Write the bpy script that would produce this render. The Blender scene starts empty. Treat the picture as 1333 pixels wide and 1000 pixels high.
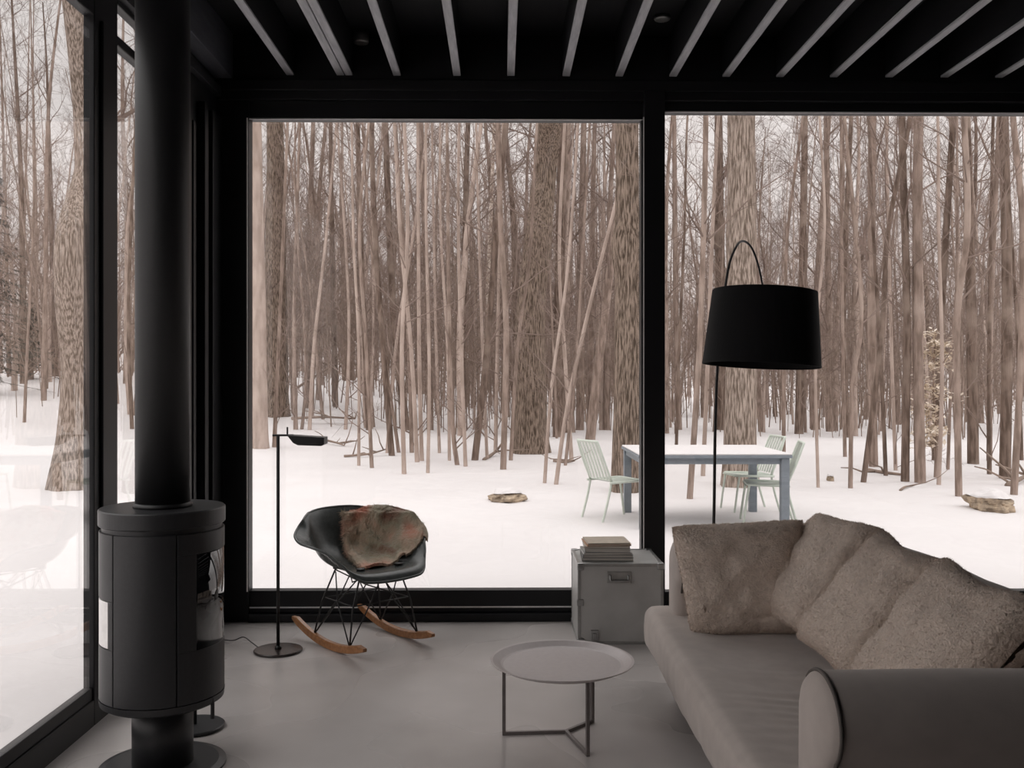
import bpy, math, random
from mathutils import Vector, Matrix, noise
C = bpy.context.scene.collection
PI = math.pi
F = 1250.0; EYE = 1.36
YAW = math.atan(14.5/F); cY, sY = math.cos(YAW), math.sin(YAW)
def at(px, py, Y):
    u = (px-666.5)/F; v = (495.0-py)/F; k = cY-u*sY
    return Vector((Y*(u*cY+sY)/k, Y, EYE+Y*v/k))

# ------------------------------------------------------------------ materials
def mat(name, col, rough=0.6, metal=0.0, col2=None, scale=8, stretch=(1,1,1), bump=0.0, bscale=None, bdist=0.01,
        sheen=0.0, coat=0.0, detail=5, lo=0.35, hi=0.65, spec=0.5, coords='Object'):
    m = bpy.data.materials.new(name); m.use_nodes = True
    nt = m.node_tree; N = nt.nodes; L = nt.links
    b = N['Principled BSDF']
    b.inputs['Base Color'].default_value = (*col, 1)
    b.inputs['Roughness'].default_value = rough
    b.inputs['Metallic'].default_value = metal
    b.inputs['Specular IOR Level'].default_value = spec
    b.inputs['Sheen Weight'].default_value = sheen
    b.inputs['Sheen Roughness'].default_value = 0.5
    b.inputs['Coat Weight'].default_value = coat
    tc = N.new('ShaderNodeTexCoord'); mp = N.new('ShaderNodeMapping')
    mp.inputs['Scale'].default_value = stretch
    L.new(tc.outputs[coords], mp.inputs['Vector'])
    nz = N.new('ShaderNodeTexNoise'); nz.inputs['Scale'].default_value = scale; nz.inputs['Detail'].default_value = detail
    L.new(mp.outputs[0], nz.inputs['Vector'])
    if col2 is None: col2 = tuple(c*0.85 for c in col)
    r = N.new('ShaderNodeValToRGB')
    r.color_ramp.elements[0].position = lo; r.color_ramp.elements[0].color = (*col2, 1)
    r.color_ramp.elements[1].position = hi; r.color_ramp.elements[1].color = (*col, 1)
    L.new(nz.outputs['Fac'], r.inputs['Fac']); L.new(r.outputs['Color'], b.inputs['Base Color'])
    if bump > 0:
        n2 = N.new('ShaderNodeTexNoise'); n2.inputs['Scale'].default_value = bscale or scale; n2.inputs['Detail'].default_value = 4
        L.new(mp.outputs[0], n2.inputs['Vector'])
        bp = N.new('ShaderNodeBump'); bp.inputs['Strength'].default_value = bump; bp.inputs['Distance'].default_value = bdist
        L.new(n2.outputs['Fac'], bp.inputs['Height']); L.new(bp.outputs[0], b.inputs['Normal'])
    return m

M = {}
M['frame'] = mat('black_frame_paint', (.012,.012,.014), .45, scale=3, spec=.35)
M['panel'] = mat('black_panel', (.014,.014,.017), .6, scale=2, bump=.1, bscale=40, spec=.3)
M['joist'] = mat('black_stained_timber', (.008,.008,.010), .7, col2=(.005,.005,.007), scale=6, stretch=(6,.4,6), spec=.25)
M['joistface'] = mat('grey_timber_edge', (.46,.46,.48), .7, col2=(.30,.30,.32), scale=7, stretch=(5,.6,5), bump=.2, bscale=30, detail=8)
M['alu'] = mat('bright_aluminium', (.93,.91,.90), .4, .15, scale=20)
M['steel'] = mat('brushed_metal', (.45,.45,.45), .35, .9, scale=30, stretch=(1,1,6))
M['blackmetal'] = mat('black_powder_coat', (.014,.013,.013), .42, .0, scale=60)
M['stove'] = mat('matt_stove_black', (.021,.021,.023), .42, .0, scale=90, bump=.08, bscale=300, bdist=.001, col2=(.017,.017,.019))
M['flue'] = mat('matt_flue_black', (.013,.013,.014), .5, .0, scale=80, bump=.05, bscale=300, bdist=.001)
M['shade'] = mat('black_fabric_shade', (.010,.010,.011), .8, scale=200, bump=.2, bscale=400, bdist=.001, spec=.2)
M['shell'] = mat('dark_fibreglass', (.085,.092,.089), .27, scale=45, col2=(.065,.072,.069), bump=.05, bscale=160, bdist=.001)
M['wood'] = mat('maple_rocker_wood', (.42,.19,.075), .4, col2=(.28,.115,.04), scale=5, stretch=(1,10,10), coat=.2)
M['table'] = mat('warm_grey_coated_steel', (.56,.51,.505), .42, .1, scale=50, col2=(.53,.48,.475))
M['tableleg'] = mat('umber_grey_coated_steel', (.20,.175,.17), .4, .2, scale=50)
M['case'] = mat('grey_aluminium_case', (.52,.515,.50), .5, .15, scale=8, col2=(.45,.445,.43), bump=.1, bscale=60, bdist=.002)
M['case_edge'] = mat('worn_case_edging', (.42,.42,.41), .35, .7, scale=30)
M['sofa'] = mat('taupe_velvet', (.50,.44,.405), .85, scale=14, col2=(.45,.395,.365), sheen=.25, bump=.15, bscale=220, bdist=.002, spec=.2)
M['piping'] = mat('dark_taupe_piping', (.12,.105,.095), .8, scale=40)
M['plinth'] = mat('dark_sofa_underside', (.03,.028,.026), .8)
M['mint'] = mat('pale_mint_enamel', (.60,.645,.57), .5, scale=12, col2=(.55,.60,.53))
M['slate'] = mat('blue_grey_enamel', (.22,.25,.28), .5, scale=12)
M['rock'] = mat('weathered_wood_rock', (.50,.39,.28), .9, col2=(.22,.17,.125), scale=9, bump=.8, bscale=16, bdist=.05)
M['leafpale'] = mat('pale_beech_leaf', (.92,.84,.74), .8, col2=(.70,.60,.49), scale=5)
M['needle'] = mat('dark_conifer_needle', (.13,.12,.10), .9, col2=(.09,.085,.07), scale=3)
M['trunkbase'] = mat('brown_twig', (.30,.225,.18), .9, col2=(.20,.15,.12), scale=4)

def bark(name, a, b, stretch=(5,5,.8), scale=3.0, bump=.9, lichen=None):
    m = mat(name, a, .95, col2=b, scale=scale, stretch=stretch, bump=bump, bscale=scale*1.3, bdist=.03, detail=8, lo=.40, hi=.60, spec=.15)
    if lichen:
        nt = m.node_tree; N = nt.nodes; L = nt.links
        ramp = [n for n in N if n.type == 'VALTORGB'][0]
        tc = [n for n in N if n.type == 'TEX_COORD'][0]
        n = N.new('ShaderNodeTexNoise'); n.inputs['Scale'].default_value = 1.3; n.inputs['Detail'].default_value = 6
        L.new(tc.outputs['Object'], n.inputs['Vector'])
        r = N.new('ShaderNodeValToRGB'); r.color_ramp.elements[0].position = .5; r.color_ramp.elements[1].position = .64
        L.new(n.outputs['Fac'], r.inputs['Fac'])
        mx = N.new('ShaderNodeMix'); mx.data_type = 'RGBA'
        L.new(r.outputs['Color'], mx.inputs[0]); L.new(ramp.outputs['Color'], mx.inputs[6]); mx.inputs[7].default_value = (*lichen, 1)
        L.new(mx.outputs[2], N['Principled BSDF'].inputs['Base Color'])
    return m
M['bark_old'] = bark('furrowed_grey_brown_bark', (.33,.255,.205), (.085,.062,.046), stretch=(7,7,.7), scale=7.5)
M['bark_oldpale'] = bark('furrowed_pale_bark', (.50,.41,.35), (.17,.13,.102), stretch=(7,7,.7), scale=7.5)
M['bark_mid'] = bark('grey_brown_bark', (.37,.285,.24), (.22,.165,.135), lichen=(.42,.335,.285))
M['bark_dark'] = bark('dark_brown_bark', (.23,.17,.138), (.12,.086,.068), lichen=(.30,.235,.195))
M['bark_pale'] = bark('pale_smooth_bark', (.52,.42,.365), (.38,.30,.255), stretch=(2,2,.6), bump=.3)
M['bark_white'] = bark('white_birch_bark', (.85,.74,.66), (.45,.35,.28), stretch=(2,2,4), bump=.2)
M['twig'] = mat('bare_twig', (.29,.22,.19), .95, col2=(.21,.16,.135), scale=2, spec=.1)
M['far'] = mat('hazed_distant_bark', (.43,.34,.295), .95, col2=(.32,.25,.215), scale=.9, stretch=(1,1,.12), spec=.1)  # distance haze put into the colour: far bark lighter than the near trunks

def concrete():
    m = mat('polished_concrete', (.545,.51,.495), .42, col2=(.42,.388,.372), scale=1.7, detail=4, lo=.3, hi=.7, bump=0, spec=.5)
    nt = m.node_tree; N = nt.nodes; L = nt.links
    tc = [n for n in N if n.type == 'TEX_COORD'][0]
    n = N.new('ShaderNodeTexNoise'); n.inputs['Scale'].default_value = 1.6; n.inputs['Detail'].default_value = 1
    L.new(tc.outputs['Object'], n.inputs['Vector'])
    mr = N.new('ShaderNodeMapRange'); mr.inputs['From Min'].default_value = .3; mr.inputs['From Max'].default_value = .7
    mr.inputs['To Min'].default_value = .22; mr.inputs['To Max'].default_value = .34
    L.new(n.outputs['Fac'], mr.inputs['Value']); L.new(mr.outputs[0], N['Principled BSDF'].inputs['Roughness'])
    return m
M['floor'] = concrete()
M['snow'] = mat('fresh_snow', (.69,.66,.655), .8, col2=(.66,.63,.625), scale=.6, bump=.35, bscale=2.5, bdist=.06, spec=.2)

def glass_mat(name, tint=(1,1,1), refl=1.0):
    m = bpy.data.materials.new(name); m.use_nodes = True
    nt = m.node_tree; N = nt.nodes; L = nt.links
    for n in list(N):
        if n.type == 'BSDF_PRINCIPLED': N.remove(n)
    out = N['Material Output']
    t = N.new('ShaderNodeBsdfTransparent'); t.inputs[0].default_value = (*tint, 1)
    g = N.new('ShaderNodeBsdfGlossy'); g.inputs['Roughness'].default_value = .0; g.inputs[0].default_value = (refl,refl,refl,1)
    fr = N.new('ShaderNodeFresnel'); fr.inputs['IOR'].default_value = 1.5
    ge = N.new('ShaderNodeNewGeometry'); io = N.new('ShaderNodeMapRange')   # same reflectance entering and leaving the thin pane
    io.inputs['To Min'].default_value = 1.5; io.inputs['To Max'].default_value = 1/1.5
    L.new(ge.outputs['Backfacing'], io.inputs['Value']); L.new(io.outputs[0], fr.inputs['IOR'])
    mx = N.new('ShaderNodeMixShader')
    L.new(fr.outputs[0], mx.inputs[0]); L.new(t.outputs[0], mx.inputs[1]); L.new(g.outputs[0], mx.inputs[2])
    L.new(mx.outputs[0], out.inputs['Surface'])
    return m
M['glass'] = glass_mat('window_glass', (.96,.96,.955))
M['stoveglass'] = glass_mat('smoked_stove_glass', (.12,.12,.12))

def throw_mat():
    m = mat('mohair_throw', (.22,.16,.12), .95, col2=(.34,.13,.085), scale=4.5, sheen=.4, bump=.9, bscale=90, bdist=.012, detail=3, lo=.42, hi=.58)
    ramp = [n for n in m.node_tree.nodes if n.type == 'VALTORGB'][0].color_ramp
    e = ramp.elements; e[0].color = (.72,.31,.21,1); e[0].position = .36
    e[1].color = (.26,.12,.075,1); e[1].position = .68
    x = ramp.elements.new(.47); x.color = (.62,.45,.33,1)
    x = ramp.elements.new(.56); x.color = (.44,.39,.28,1)
    return m
M['throw'] = throw_mat()
M['fleece'] = mat('beige_fleece', (.80,.68,.59), .95, col2=(.68,.57,.49), scale=55, detail=4, sheen=.35, bump=.9, bscale=130, bdist=.008, spec=.1)

# ------------------------------------------------------------------ mesh builder
class MB:
    def __init__(s): s.v = []; s.f = []
    def add(s, vs, fs):
        o = len(s.v); s.v.extend(vs); s.f.extend([tuple(i+o for i in f) for f in fs]); return s
    def box(s, x0,y0,z0,x1,y1,z1):
        return s.add([(x0,y0,z0),(x1,y0,z0),(x1,y1,z0),(x0,y1,z0),(x0,y0,z1),(x1,y0,z1),(x1,y1,z1),(x0,y1,z1)],
              [(0,3,2,1),(4,5,6,7),(0,1,5,4),(1,2,6,5),(2,3,7,6),(3,0,4,7)])
    def bar(s, a, b, w, h, up=(0,0,1)):
        a = Vector(a); b = Vector(b); d = (b-a).normalized(); u = Vector(up)
        x = d.cross(u).normalized(); u = x.cross(d)
        vs = []
        for p in (a, b):
            for sx, sz in ((-1,-1),(1,-1),(1,1),(-1,1)): vs.append(tuple(p + x*sx*w/2 + u*sz*h/2))
        return s.add(vs, [(0,1,2,3),(7,6,5,4),(0,4,5,1),(1,5,6,2),(2,6,7,3),(3,7,4,0)])
    def tube(s, pts, rad, n=8, cap=True):
        pts = [Vector(p) for p in pts]
        if not hasattr(rad, '__len__'): rad = [rad]*len(pts)
        vs = []; fs = []; ref = None
        for i, p in enumerate(pts):
            d = (pts[min(i+1, len(pts)-1)] - pts[max(i-1, 0)])
            d = d.normalized() if d.length > 1e-9 else Vector((0,0,1))
            if ref is None: ref = Vector((1,0,0)) if abs(d.x) < .8 else Vector((0,1,0))
            x = (ref - d*ref.dot(d)).normalized(); ref = x; y = d.cross(x)
            for k in range(n):
                a = 2*PI*k/n; vs.append(tuple(p + (x*math.cos(a)+y*math.sin(a))*rad[i]))
        for i in range(len(pts)-1):
            for k in range(n):
                a = i*n+k; b = i*n+(k+1)%n; fs.append((a, b, b+n, a+n))
        if cap:
            fs.append(tuple(reversed(range(n)))); fs.append(tuple((len(pts)-1)*n+k for k in range(n)))
        return s.add(vs, fs)
    def lathe(s, prof, n=48, c=(0,0,0), a0=0, a1=2*PI, M4=None, cap=True):
        full = abs(a1-a0-2*PI) < 1e-6; m = n if full else n+1
        vs = []; fs = []
        for r, z in prof:
            for k in range(m):
                a = a0+(a1-a0)*k/n
                v = Vector((r*math.cos(a), r*math.sin(a), z))
                if M4 is not None: v = M4 @ v
                vs.append((v.x+c[0], v.y+c[1], v.z+c[2]))
        for i in range(len(prof)-1):
            for k in range(n):
                k2 = (k+1) % m; fs.append((i*m+k, i*m+k2, (i+1)*m+k2, (i+1)*m+k))
        if cap and full:
            if prof[0][0] > 1e-6: fs.append(tuple(reversed(range(m))))
            if prof[-1][0] > 1e-6: fs.append(tuple((len(prof)-1)*m+k for k in range(m)))
        return s.add(vs, fs)
    def sector(s, r0, r1, z0, z1, a0, a1, c, n=32):   # curved slab, angles measured from -Y towards +X
        vs = []; fs = []
        for k in range(n+1):
            a = a0+(a1-a0)*k/n+math.radians(19.4)
            for r, z in ((r0,z0),(r1,z0),(r1,z1),(r0,z1)):
                vs.append((c[0]+r*math.sin(a), c[1]-r*math.cos(a), z))
        for k in range(n):
            for j in range(4):
                j2 = (j+1) % 4; fs.append((4*k+j, 4*k+4+j, 4*k+4+j2, 4*k+j2))
        fs.append((0,1,2,3)); fs.append((4*n+3,4*n+2,4*n+1,4*n))
        return s.add(vs, fs)
    def grid(s, rows, closed=False):
        nr = len(rows); nc = len(rows[0]); vs = [tuple(p) for r in rows for p in r]; fs = []
        for i in range(nr-1):
            for j in range(nc if closed else nc-1):
                j2 = (j+1) % nc; fs.append((i*nc+j, i*nc+j2, (i+1)*nc+j2, (i+1)*nc+j))
        return s.add(vs, fs)
    def softbox(s, lo, hi, r, n=(20,20,8), disp=None):
        lo = Vector(lo); hi = Vector(hi); c = (lo+hi)/2; h = (hi-lo)/2
        def m(p):
            q = Vector([max(-h[i]+r, min(h[i]-r, p[i])) for i in range(3)])
            d = p-q
            out = q + (d.normalized()*r if d.length > 1e-9 else d)
            nn = d.normalized() if d.length > 1e-9 else Vector((0,0,1))
            w = c+out
            if disp: w = disp(w, nn)
            return tuple(w)
        def ax(k, cnt):   # spacing denser at edges
            e = r/(2*h[k]); inner = [e+(1-2*e)*i/cnt for i in range(cnt+1)]
            edge = [e*i/4 for i in range(4)]
            t = edge + inner + [1-x for x in reversed(edge)]
            return [-h[k]+2*h[k]*x for x in t]
        A = [ax(k, n[k]) for k in range(3)]
        for k in range(3):
            i, j = [(1,2),(2,0),(0,1)][k]
            for sg in (-1, 1):
                rows = []
                for a in A[i]:
                    row = []
                    for b in A[j]:
                        p = [0,0,0]; p[k] = sg*h[k]; p[i] = a; p[j] = b; row.append(m(Vector(p)))
                    rows.append(row if sg > 0 else row[::-1])
                s.grid([list(x) for x in rows])
        return s
    def build(s, name, mt, parent=None, org=None, smooth=False, bevel=0, merge=False):
        me = bpy.data.meshes.new(name)
        if parent is not None and org is None: org = parent.get('_org', (0,0,0)) if parent.type != 'EMPTY' else parent['_org']
        o3 = Vector(org) if org is not None else Vector((0,0,0))
        vs = [(v[0]-o3.x, v[1]-o3.y, v[2]-o3.z) for v in s.v]
        me.from_pydata(vs, [], s.f); me.update()
        if merge:
            import bmesh
            b = bmesh.new(); b.from_mesh(me); bmesh.ops.remove_doubles(b, verts=b.verts, dist=1e-5)
            bmesh.ops.recalc_face_normals(b, faces=b.faces); b.to_mesh(me); b.free()
        if smooth: me.polygons.foreach_set('use_smooth', [True]*len(me.polygons))
        me.materials.append(M[mt])
        o = bpy.data.objects.new(name, me); C.objects.link(o)
        if parent is not None: o.parent = parent; o['_org'] = tuple(o3)
        else: o.location = o3; o['_org'] = tuple(o3)
        if bevel:
            md = o.modifiers.new('bevel', 'BEVEL'); md.width = bevel; md.segments = 2; md.limit_method = 'ANGLE'; md.angle_limit = .7
        return o
def tag(o, label, cat, group=None, kind=None):
    o['label'] = label; o['category'] = cat
    if group: o['group'] = group
    if kind: o['kind'] = kind
    return o
def thing(name, loc, label, cat, group=None):
    o = bpy.data.objects.new(name, None); C.objects.link(o); o.empty_display_size = .1
    o.location = loc; o['_org'] = tuple(loc); return tag(o, label, cat, group)
def struct(o): o['kind'] = 'structure'; return o
def move(o, loc, rz=0.0, scale=1.0):
    o.location = loc; o.rotation_euler = (0,0,rz); o.scale = (scale,)*3
def copy_tree(o, parent=None):
    c = o.copy(); C.objects.link(c); c.parent = parent
    for ch in list(o.children): copy_tree(ch, c)
    return c
def crom(pts, n):
    out = []; P = [Vector(p) for p in pts]
    for i in range(len(P)-1):
        a = P[max(i-1,0)]; b = P[i]; c = P[i+1]; d = P[min(i+2,len(P)-1)]
        for k in range(n):
            t = k/n; out.append(.5*((2*b)+(c-a)*t+(2*a-5*b+4*c-d)*t*t+(3*b-a-3*c+d)*t**3))
    out.append(P[-1]); return out

# ------------------------------------------------------------------ ground
def sm(a, b, x):
    t = max(0, min(1, (x-a)/(b-a))); return t*t*(3-2*t)
def ground(x, y):
    r = x/max(y, 6.0)
    tgt = 1.9*sm(.02, -.22, r) - .30*sm(-.02, .3, r)
    g = -.20 + tgt*sm(18, 48, y) + (y-48)*.012*sm(48, 60, y)
    if y < 18 and x < -6: g += .5*sm(-8, -22, x)*sm(8, 18, y)
    n = noise.noise(Vector((x*.11, y*.11, 0)))*.14 + noise.noise(Vector((x*.45, y*.45, 3)))*.035
    d = max(abs(x)-6, 0) + max(y-9, 0)
    return g + n*sm(0, 10, d) + noise.noise(Vector((x*.8, y*.8, 7)))*.012
def hit(px, py):
    Y = 6.0
    while Y < 90:
        p = at(px, py, Y)
        if p.z <= ground(p.x, p.y): return Vector((p.x, p.y, ground(p.x, p.y)))
        Y += .15
    p = at(px, py, 60); p.z = ground(p.x, p.y); return p

xs = []; x = -70.0
def axis(lo, hi, fine0, fine1, f, c):
    out = []; x = lo
    while x < hi:
        out.append(x); x += f if fine0 <= x <= fine1 else c
    out.append(hi); return out
rows = [[(x, y, ground(x, y)) for x in axis(-75, 75, -9, 9, .3, 1.5)] for y in axis(-14, 130, 4, 24, .3, 1.6)]
b = MB(); b.grid(rows)
o = b.build('snow_ground', 'snow', smooth=True); struct(o)

# ------------------------------------------------------------------ room shell
XL = -1.60; YB = 5.48; ZB = 3.07; ZH = 2.855
XR = 4.3; YR = -3.2; CZ = 3.30
struct(MB().box(XL-.045, YR, -.28, XR+.2, YB+.18, 0).build('floor', 'floor'))
struct(MB().box(XL-.3, YR, CZ, XR+.3, YB+.3, CZ+.3).build('ceiling', 'joist'))
struct(MB().box(XR, YR, -.25, XR+.2, YB+.18, CZ).build('wall_right', 'panel'))
struct(MB().box(XL-.2, YR-.2, -.25, XR+.2, YR, CZ).build('wall_rear', 'panel'))
YG = .3
struct(MB().box(XL-.2, YR, 0, XL, YG, CZ).build('wall_left', 'panel'))

# back windows
def pane(name, x0, y0, z0, x1, y1, z1, par):
    return MB().box(x0,y0,z0,x1,y1,z1).build(name, 'glass', par)
def window(name, loc):
    o = bpy.data.objects.new(name, None); C.objects.link(o); o.location = loc; o['_org'] = tuple(loc); o['kind'] = 'structure'; return o
def xz(px, py, Y): p = at(px, py, Y); return p.x, p.z
Yf = 5.46
x0, z1 = xz(326, 158, Yf); x1, z0 = xz(836, 767.5, Yf)
z1 = at(580, 157, Yf).z; z0 = at(580, 767.5, Yf).z
w = window('window_1', (x0, YB, 0))
f = MB()
xo = XL
f.box(xo, 5.42, 0, x0, YB+.03, z1+.3)              # left jamb
f.box(x0, 5.44, z1, x1+.02, YB+.03, z1+.2)         # head
f.box(x0, 5.44, .045, x1+.02, YB+.03, z0)          # bottom rail
f.box(x0, 5.40, 0, x1+.02, YB+.03, .045)
f.build('window_frame', 'frame', w, bevel=.004)
g = MB()
g.box(x0, 5.435, .072, x1-.0, 5.441, .080); g.box(x0, 5.432, z1-.004, x1, 5.4375, z1+.003)
g.box(x0-.010, 5.412, z0, x0-.004, 5.42, z1)
ob = g.build('aluminium_bead', 'alu', w); ob['label'] = 'thin bright aluminium bead around the pane'
pane('pane', x0-.01, YB-.004, z0-.01, x1+.01, YB+.002, z1+.01, w)
xm0 = x1; xm1 = at(865, 400, 5.40).x
# centre post
pp = MB(); pp.box(xm0, 5.38, 0, xm1, YB+.03, 2.99)
pp.box(xm0-.010, 5.43, z0, xm0, YB+.03, z1)
struct(pp.build('trim_1', 'frame', bevel=.004))
ob = MB().box(xm0-.006, 5.376, z0, xm0-.001, 5.382, z1).build('aluminium_bead', 'alu', w)
x2 = 4.2
z1b = at(1100, 148, Yf).z; z0b = at(1100, 769, Yf).z
w = window('window_2', (xm1, YB, 0))
f = MB(); f.box(xm1, 5.44, z1b, x2, YB+.03, z1+.22); f.box(xm1, 5.44, .045, x2, YB+.03, z0b); f.box(xm1, 5.40, 0, x2, YB+.03, .045)
f.box(x2, 5.42, 0, XR, YB+.12, z1+.22)
f.build('window_frame', 'frame', w, bevel=.004)
g = MB(); g.box(xm1, 5.432, z1b-.004, x2, 5.4375, z1b+.003)
g.box(xm1, 5.435, .072, x2, 5.441, .080); g.build('aluminium_bead', 'alu', w)
pane('pane', xm1-.01, YB-.004, z0b-.01, x2+.01, YB+.002, z1b+.01, w)
# header beam
hb = MB(); hb.box(XL, 5.40, z1+.1, XR, YB+.14, CZ); hb.box(XL, 5.385, 2.985, XR, 5.40, 3.045)
struct(hb.build('trim_2', 'frame', bevel=.004))

# left glazing
Xg = XL-.016; XO = XL-.045; ZL = 2.795
w = window('window_3', (XL, 2.4, 0))
f = MB()
ym0, ym1 = 3.80, 4.03
f.box(XO, YG, -.1, XL, ym0, .10); f.box(XO, YG, .10, XL-.008, ym0, .148)
f.box(XO, YG, ZL, XL, ym0, CZ); f.box(XO, YG, 0, XL, YG+.08, ZL)
f.build('window_frame', 'frame', w, bevel=.004)
pane('pane', Xg, YG+.05, .14, Xg+.005, ym0+.02, ZL+.01, w)
m = MB(); m.box(XO, ym0, -.1, XL, ym1, CZ); m.box(XL, ym0+.05, .08, XL+.014, ym0+.11, ZL)
struct(m.build('trim_3', 'frame', bevel=.004))
w = window('window_4', (XL, 4.4, 0))
ye = 4.80
f = MB()
f.box(XO, ym1, -.1, XL, ye, .10); f.box(XO, ym1, .1, XL-.008, ye, .148); f.box(XO, ym1, 2.76, XL, ye, 2.80); f.box(XO, ym1, 2.93, XL, ye, CZ)
f.build('window_frame', 'frame', w, bevel=.004)
pane('pane', Xg, ym1-.02, .14, Xg+.005, ye+.02, 2.95, w)
m = MB(); m.box(XL-.16, ye, -.1, XL, YB+.12, CZ)
for ya, yb, dx in ((ye+.03, ye+.10, .03), (ye+.16, ye+.2, .02), (ye+.27, ye+.33, .045), (ye+.44, YB-.06, .035)): m.box(XL, ya, 0, XL+dx, yb, 2.83 if dx > .025 else 2.7)
struct(m.build('trim_4', 'frame', bevel=.004))
# ledger along left wall
m = MB(); m.box(XL, YR, ZB-.02, XL+.10, 5.40, CZ); 
M['ledger'] = mat('grey_black_ledger_paint', (.075,.078,.092), .6, scale=6, stretch=(5,.6,5), col2=(.05,.052,.064))
struct(m.build('trim_5', 'ledger', bevel=.004))
m = MB(); m.box(XL, YR, ZB-.12, XL+.035, 5.40, ZB-.07)
struct(m.build('trim_6', 'panel', bevel=.003))

# joists
names = ['first','second','third','fourth','fifth','sixth','seventh','eighth','ninth','tenth','eleventh','twelfth','thirteenth']
px_end = [378, 449, 517, 595, 665, 737, 806, 876, 945, 1015, 1085, 1157, 1229, 1300]
nm = 0
for i, px in enumerate(px_end):
    X = at(px, 100, 5.40).x
    wd = .042
    lab = 'black ceiling joist with a grey timber lower edge, %s from the left' % (names[i] if i < 13 else 'fourteenth')
    if i == 1: lab = 'doubled ceiling joist with two grey lower edges side by side, second from the left'
    if i == 13: lab = 'black grey-edged ceiling joist in the top right corner, last on the right'
    t = thing('ceiling_joist', (X, 2.0, ZB), lab, 'joist', 'joists under the dark ceiling')
    offs = [0] if i != 1 else [-.024, .024]
    for k in offs:
        MB().box(X+k-wd/2, YR, ZB+.012, X+k+wd/2, 5.40, CZ).build('joist_board', 'joist', t)
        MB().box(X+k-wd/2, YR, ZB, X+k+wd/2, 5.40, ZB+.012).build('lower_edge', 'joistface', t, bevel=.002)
# ceiling spots
def spot(px, py, z, label):
    Y = (z-EYE)*F/(495-py); p = at(px, py, Y)
    t = thing('ceiling_spotlight', (p.x, p.y, z), label, 'ceiling light')
    MB().lathe([(.026,z),(.040,z),(.043,z+.006),(.043,CZ),(.026,CZ)], 32, (p.x,p.y,0)).build('trim_ring', 'case_edge' , t, smooth=True)
    MB().lathe([(0,z+.01),(.026,z+.01),(.026,z+.02),(0,z+.02)], 24, (p.x,p.y,0)).build('lens', 'stoveglass_s', t)
M['stoveglass_s'] = mat('dull_lamp_lens', (.2,.2,.2), .3)
spot(862, 25, CZ-.02, 'small round recessed ceiling light between the joists at upper right')
spot(470, 57, 3.235, 'small round ceiling light between the joists at upper left')

# ------------------------------------------------------------------ stove
sc = at(212, 1000, 1.0); D = 3.40; cx = at(212, 800, D).x; c = (cx, D, 0)
t = thing('wood_stove', (cx, D, 0), 'black cylindrical wood stove on a pedestal, standing at the left by the glass wall', 'stove')
ZT = .915; ZBt = .235; R = .212
def zz(py, Y=D): return EYE-(py-495)*Y/F
MB().lathe([(.19,0),(.215,0),(.215,.008),(.19,.014),(.10,.016)], 64, c).build('floor_plate', 'stove', t, smooth=False)
MB().lathe([(.103,.01),(.103,ZBt+.01)], 64, c).build('pedestal', 'stove', t, smooth=True)
MB().lathe([(.0,ZBt),(.195,ZBt),(.207,ZBt+.008),(.210,ZBt+.03),(.0,ZBt+.03)], 96, c).build('base_ring', 'stove', t, bevel=0)
zb0 = ZBt+.032; zt0 = zz(686)
rd = math.radians
# body panels around the drum
MB().lathe([(0,zb0),(.196,zb0),(.196,zt0),(0,zt0)], 96, c).build('firebox', 'stove', t, smooth=False)
bp_ = MB(); bp_.sector(.196,.2085, zb0, zt0, rd(-48.5), rd(11.5), c, 40); bp_.build('front_panel', 'stove', t, smooth=False, bevel=.002)
gz0, gz1 = zz(828), zz(768)
p = MB(); p.sector(.196,.2085, zb0, gz0, rd(-130), rd(-49.5), c); p.sector(.196,.2085, gz1, zt0, rd(-130), rd(-49.5), c)
p.sector(.196,.2085, gz0, gz1, rd(-56), rd(-49.5), c, 6); p.sector(.196,.2085, gz0, gz1, rd(-130), rd(-100), c, 12)
p.build('side_panel', 'stove', t, bevel=.002)
q = MB().sector(.199,.2075, gz0+.004, gz1-.004, rd(-99.5), rd(-57), c).build('side_grille', 'alu', t); q['label'] = 'bright metal grille plate on the left side'
wz0, wz1 = zz(832), zz(712)
p = MB(); p.sector(.196,.2085, zb0, wz0, rd(12.5), rd(150), c, 48); p.sector(.196,.2085, wz1, zt0, rd(12.5), rd(150), c, 48)
p.sector(.196,.2085, wz0, wz1, rd(12.5), rd(31), c, 8); p.sector(.196,.2085, wz0, wz1, rd(140), rd(150), c, 6)
door = p.build('door', 'stove', t, bevel=.002)
q = MB().sector(.2,.2065, wz0, wz1, rd(31), rd(140), c, 64).build('door_glass', 'blackglass', door, smooth=False) if False else None
M['blackglass'] = mat('black_ceramic_glass', (.008,.008,.009), .04, coat=.5, spec=.8)
q = MB().sector(.1985,.2065, wz0, wz1, rd(31), rd(140), c, 64).build('door_glass', 'blackglass', door, org=(cx,D,0), smooth=True)
MB().tube([(cx+.206*math.sin(rd(71)), D-.206*math.cos(rd(71)), zb0), (cx+.206*math.sin(rd(71)), D-.206*math.cos(rd(71)), ZBt-.035)], .004, 8).tube(
    [(cx+.206*math.sin(rd(71)), D-.206*math.cos(rd(71)), ZBt+.01), (cx+.206*math.sin(rd(71)), D-.206*math.cos(rd(71)), ZBt-.045)], .007, 10).build('air_lever', 'stove', t)
MB().lathe([(0,zt0),(.200,zt0),(.200,zt0+.016),(0,zt0+.016)], 96, c).build('neck_ring', 'stove', t)
MB().lathe([(.0,zt0+.017),(.208,zt0+.017),(.212,zt0+.021),(.212,ZT-.004),(.208,ZT),(0,ZT)], 96, c).build('top_plate', 'stove', t, smooth=False)
zf = ZT
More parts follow.
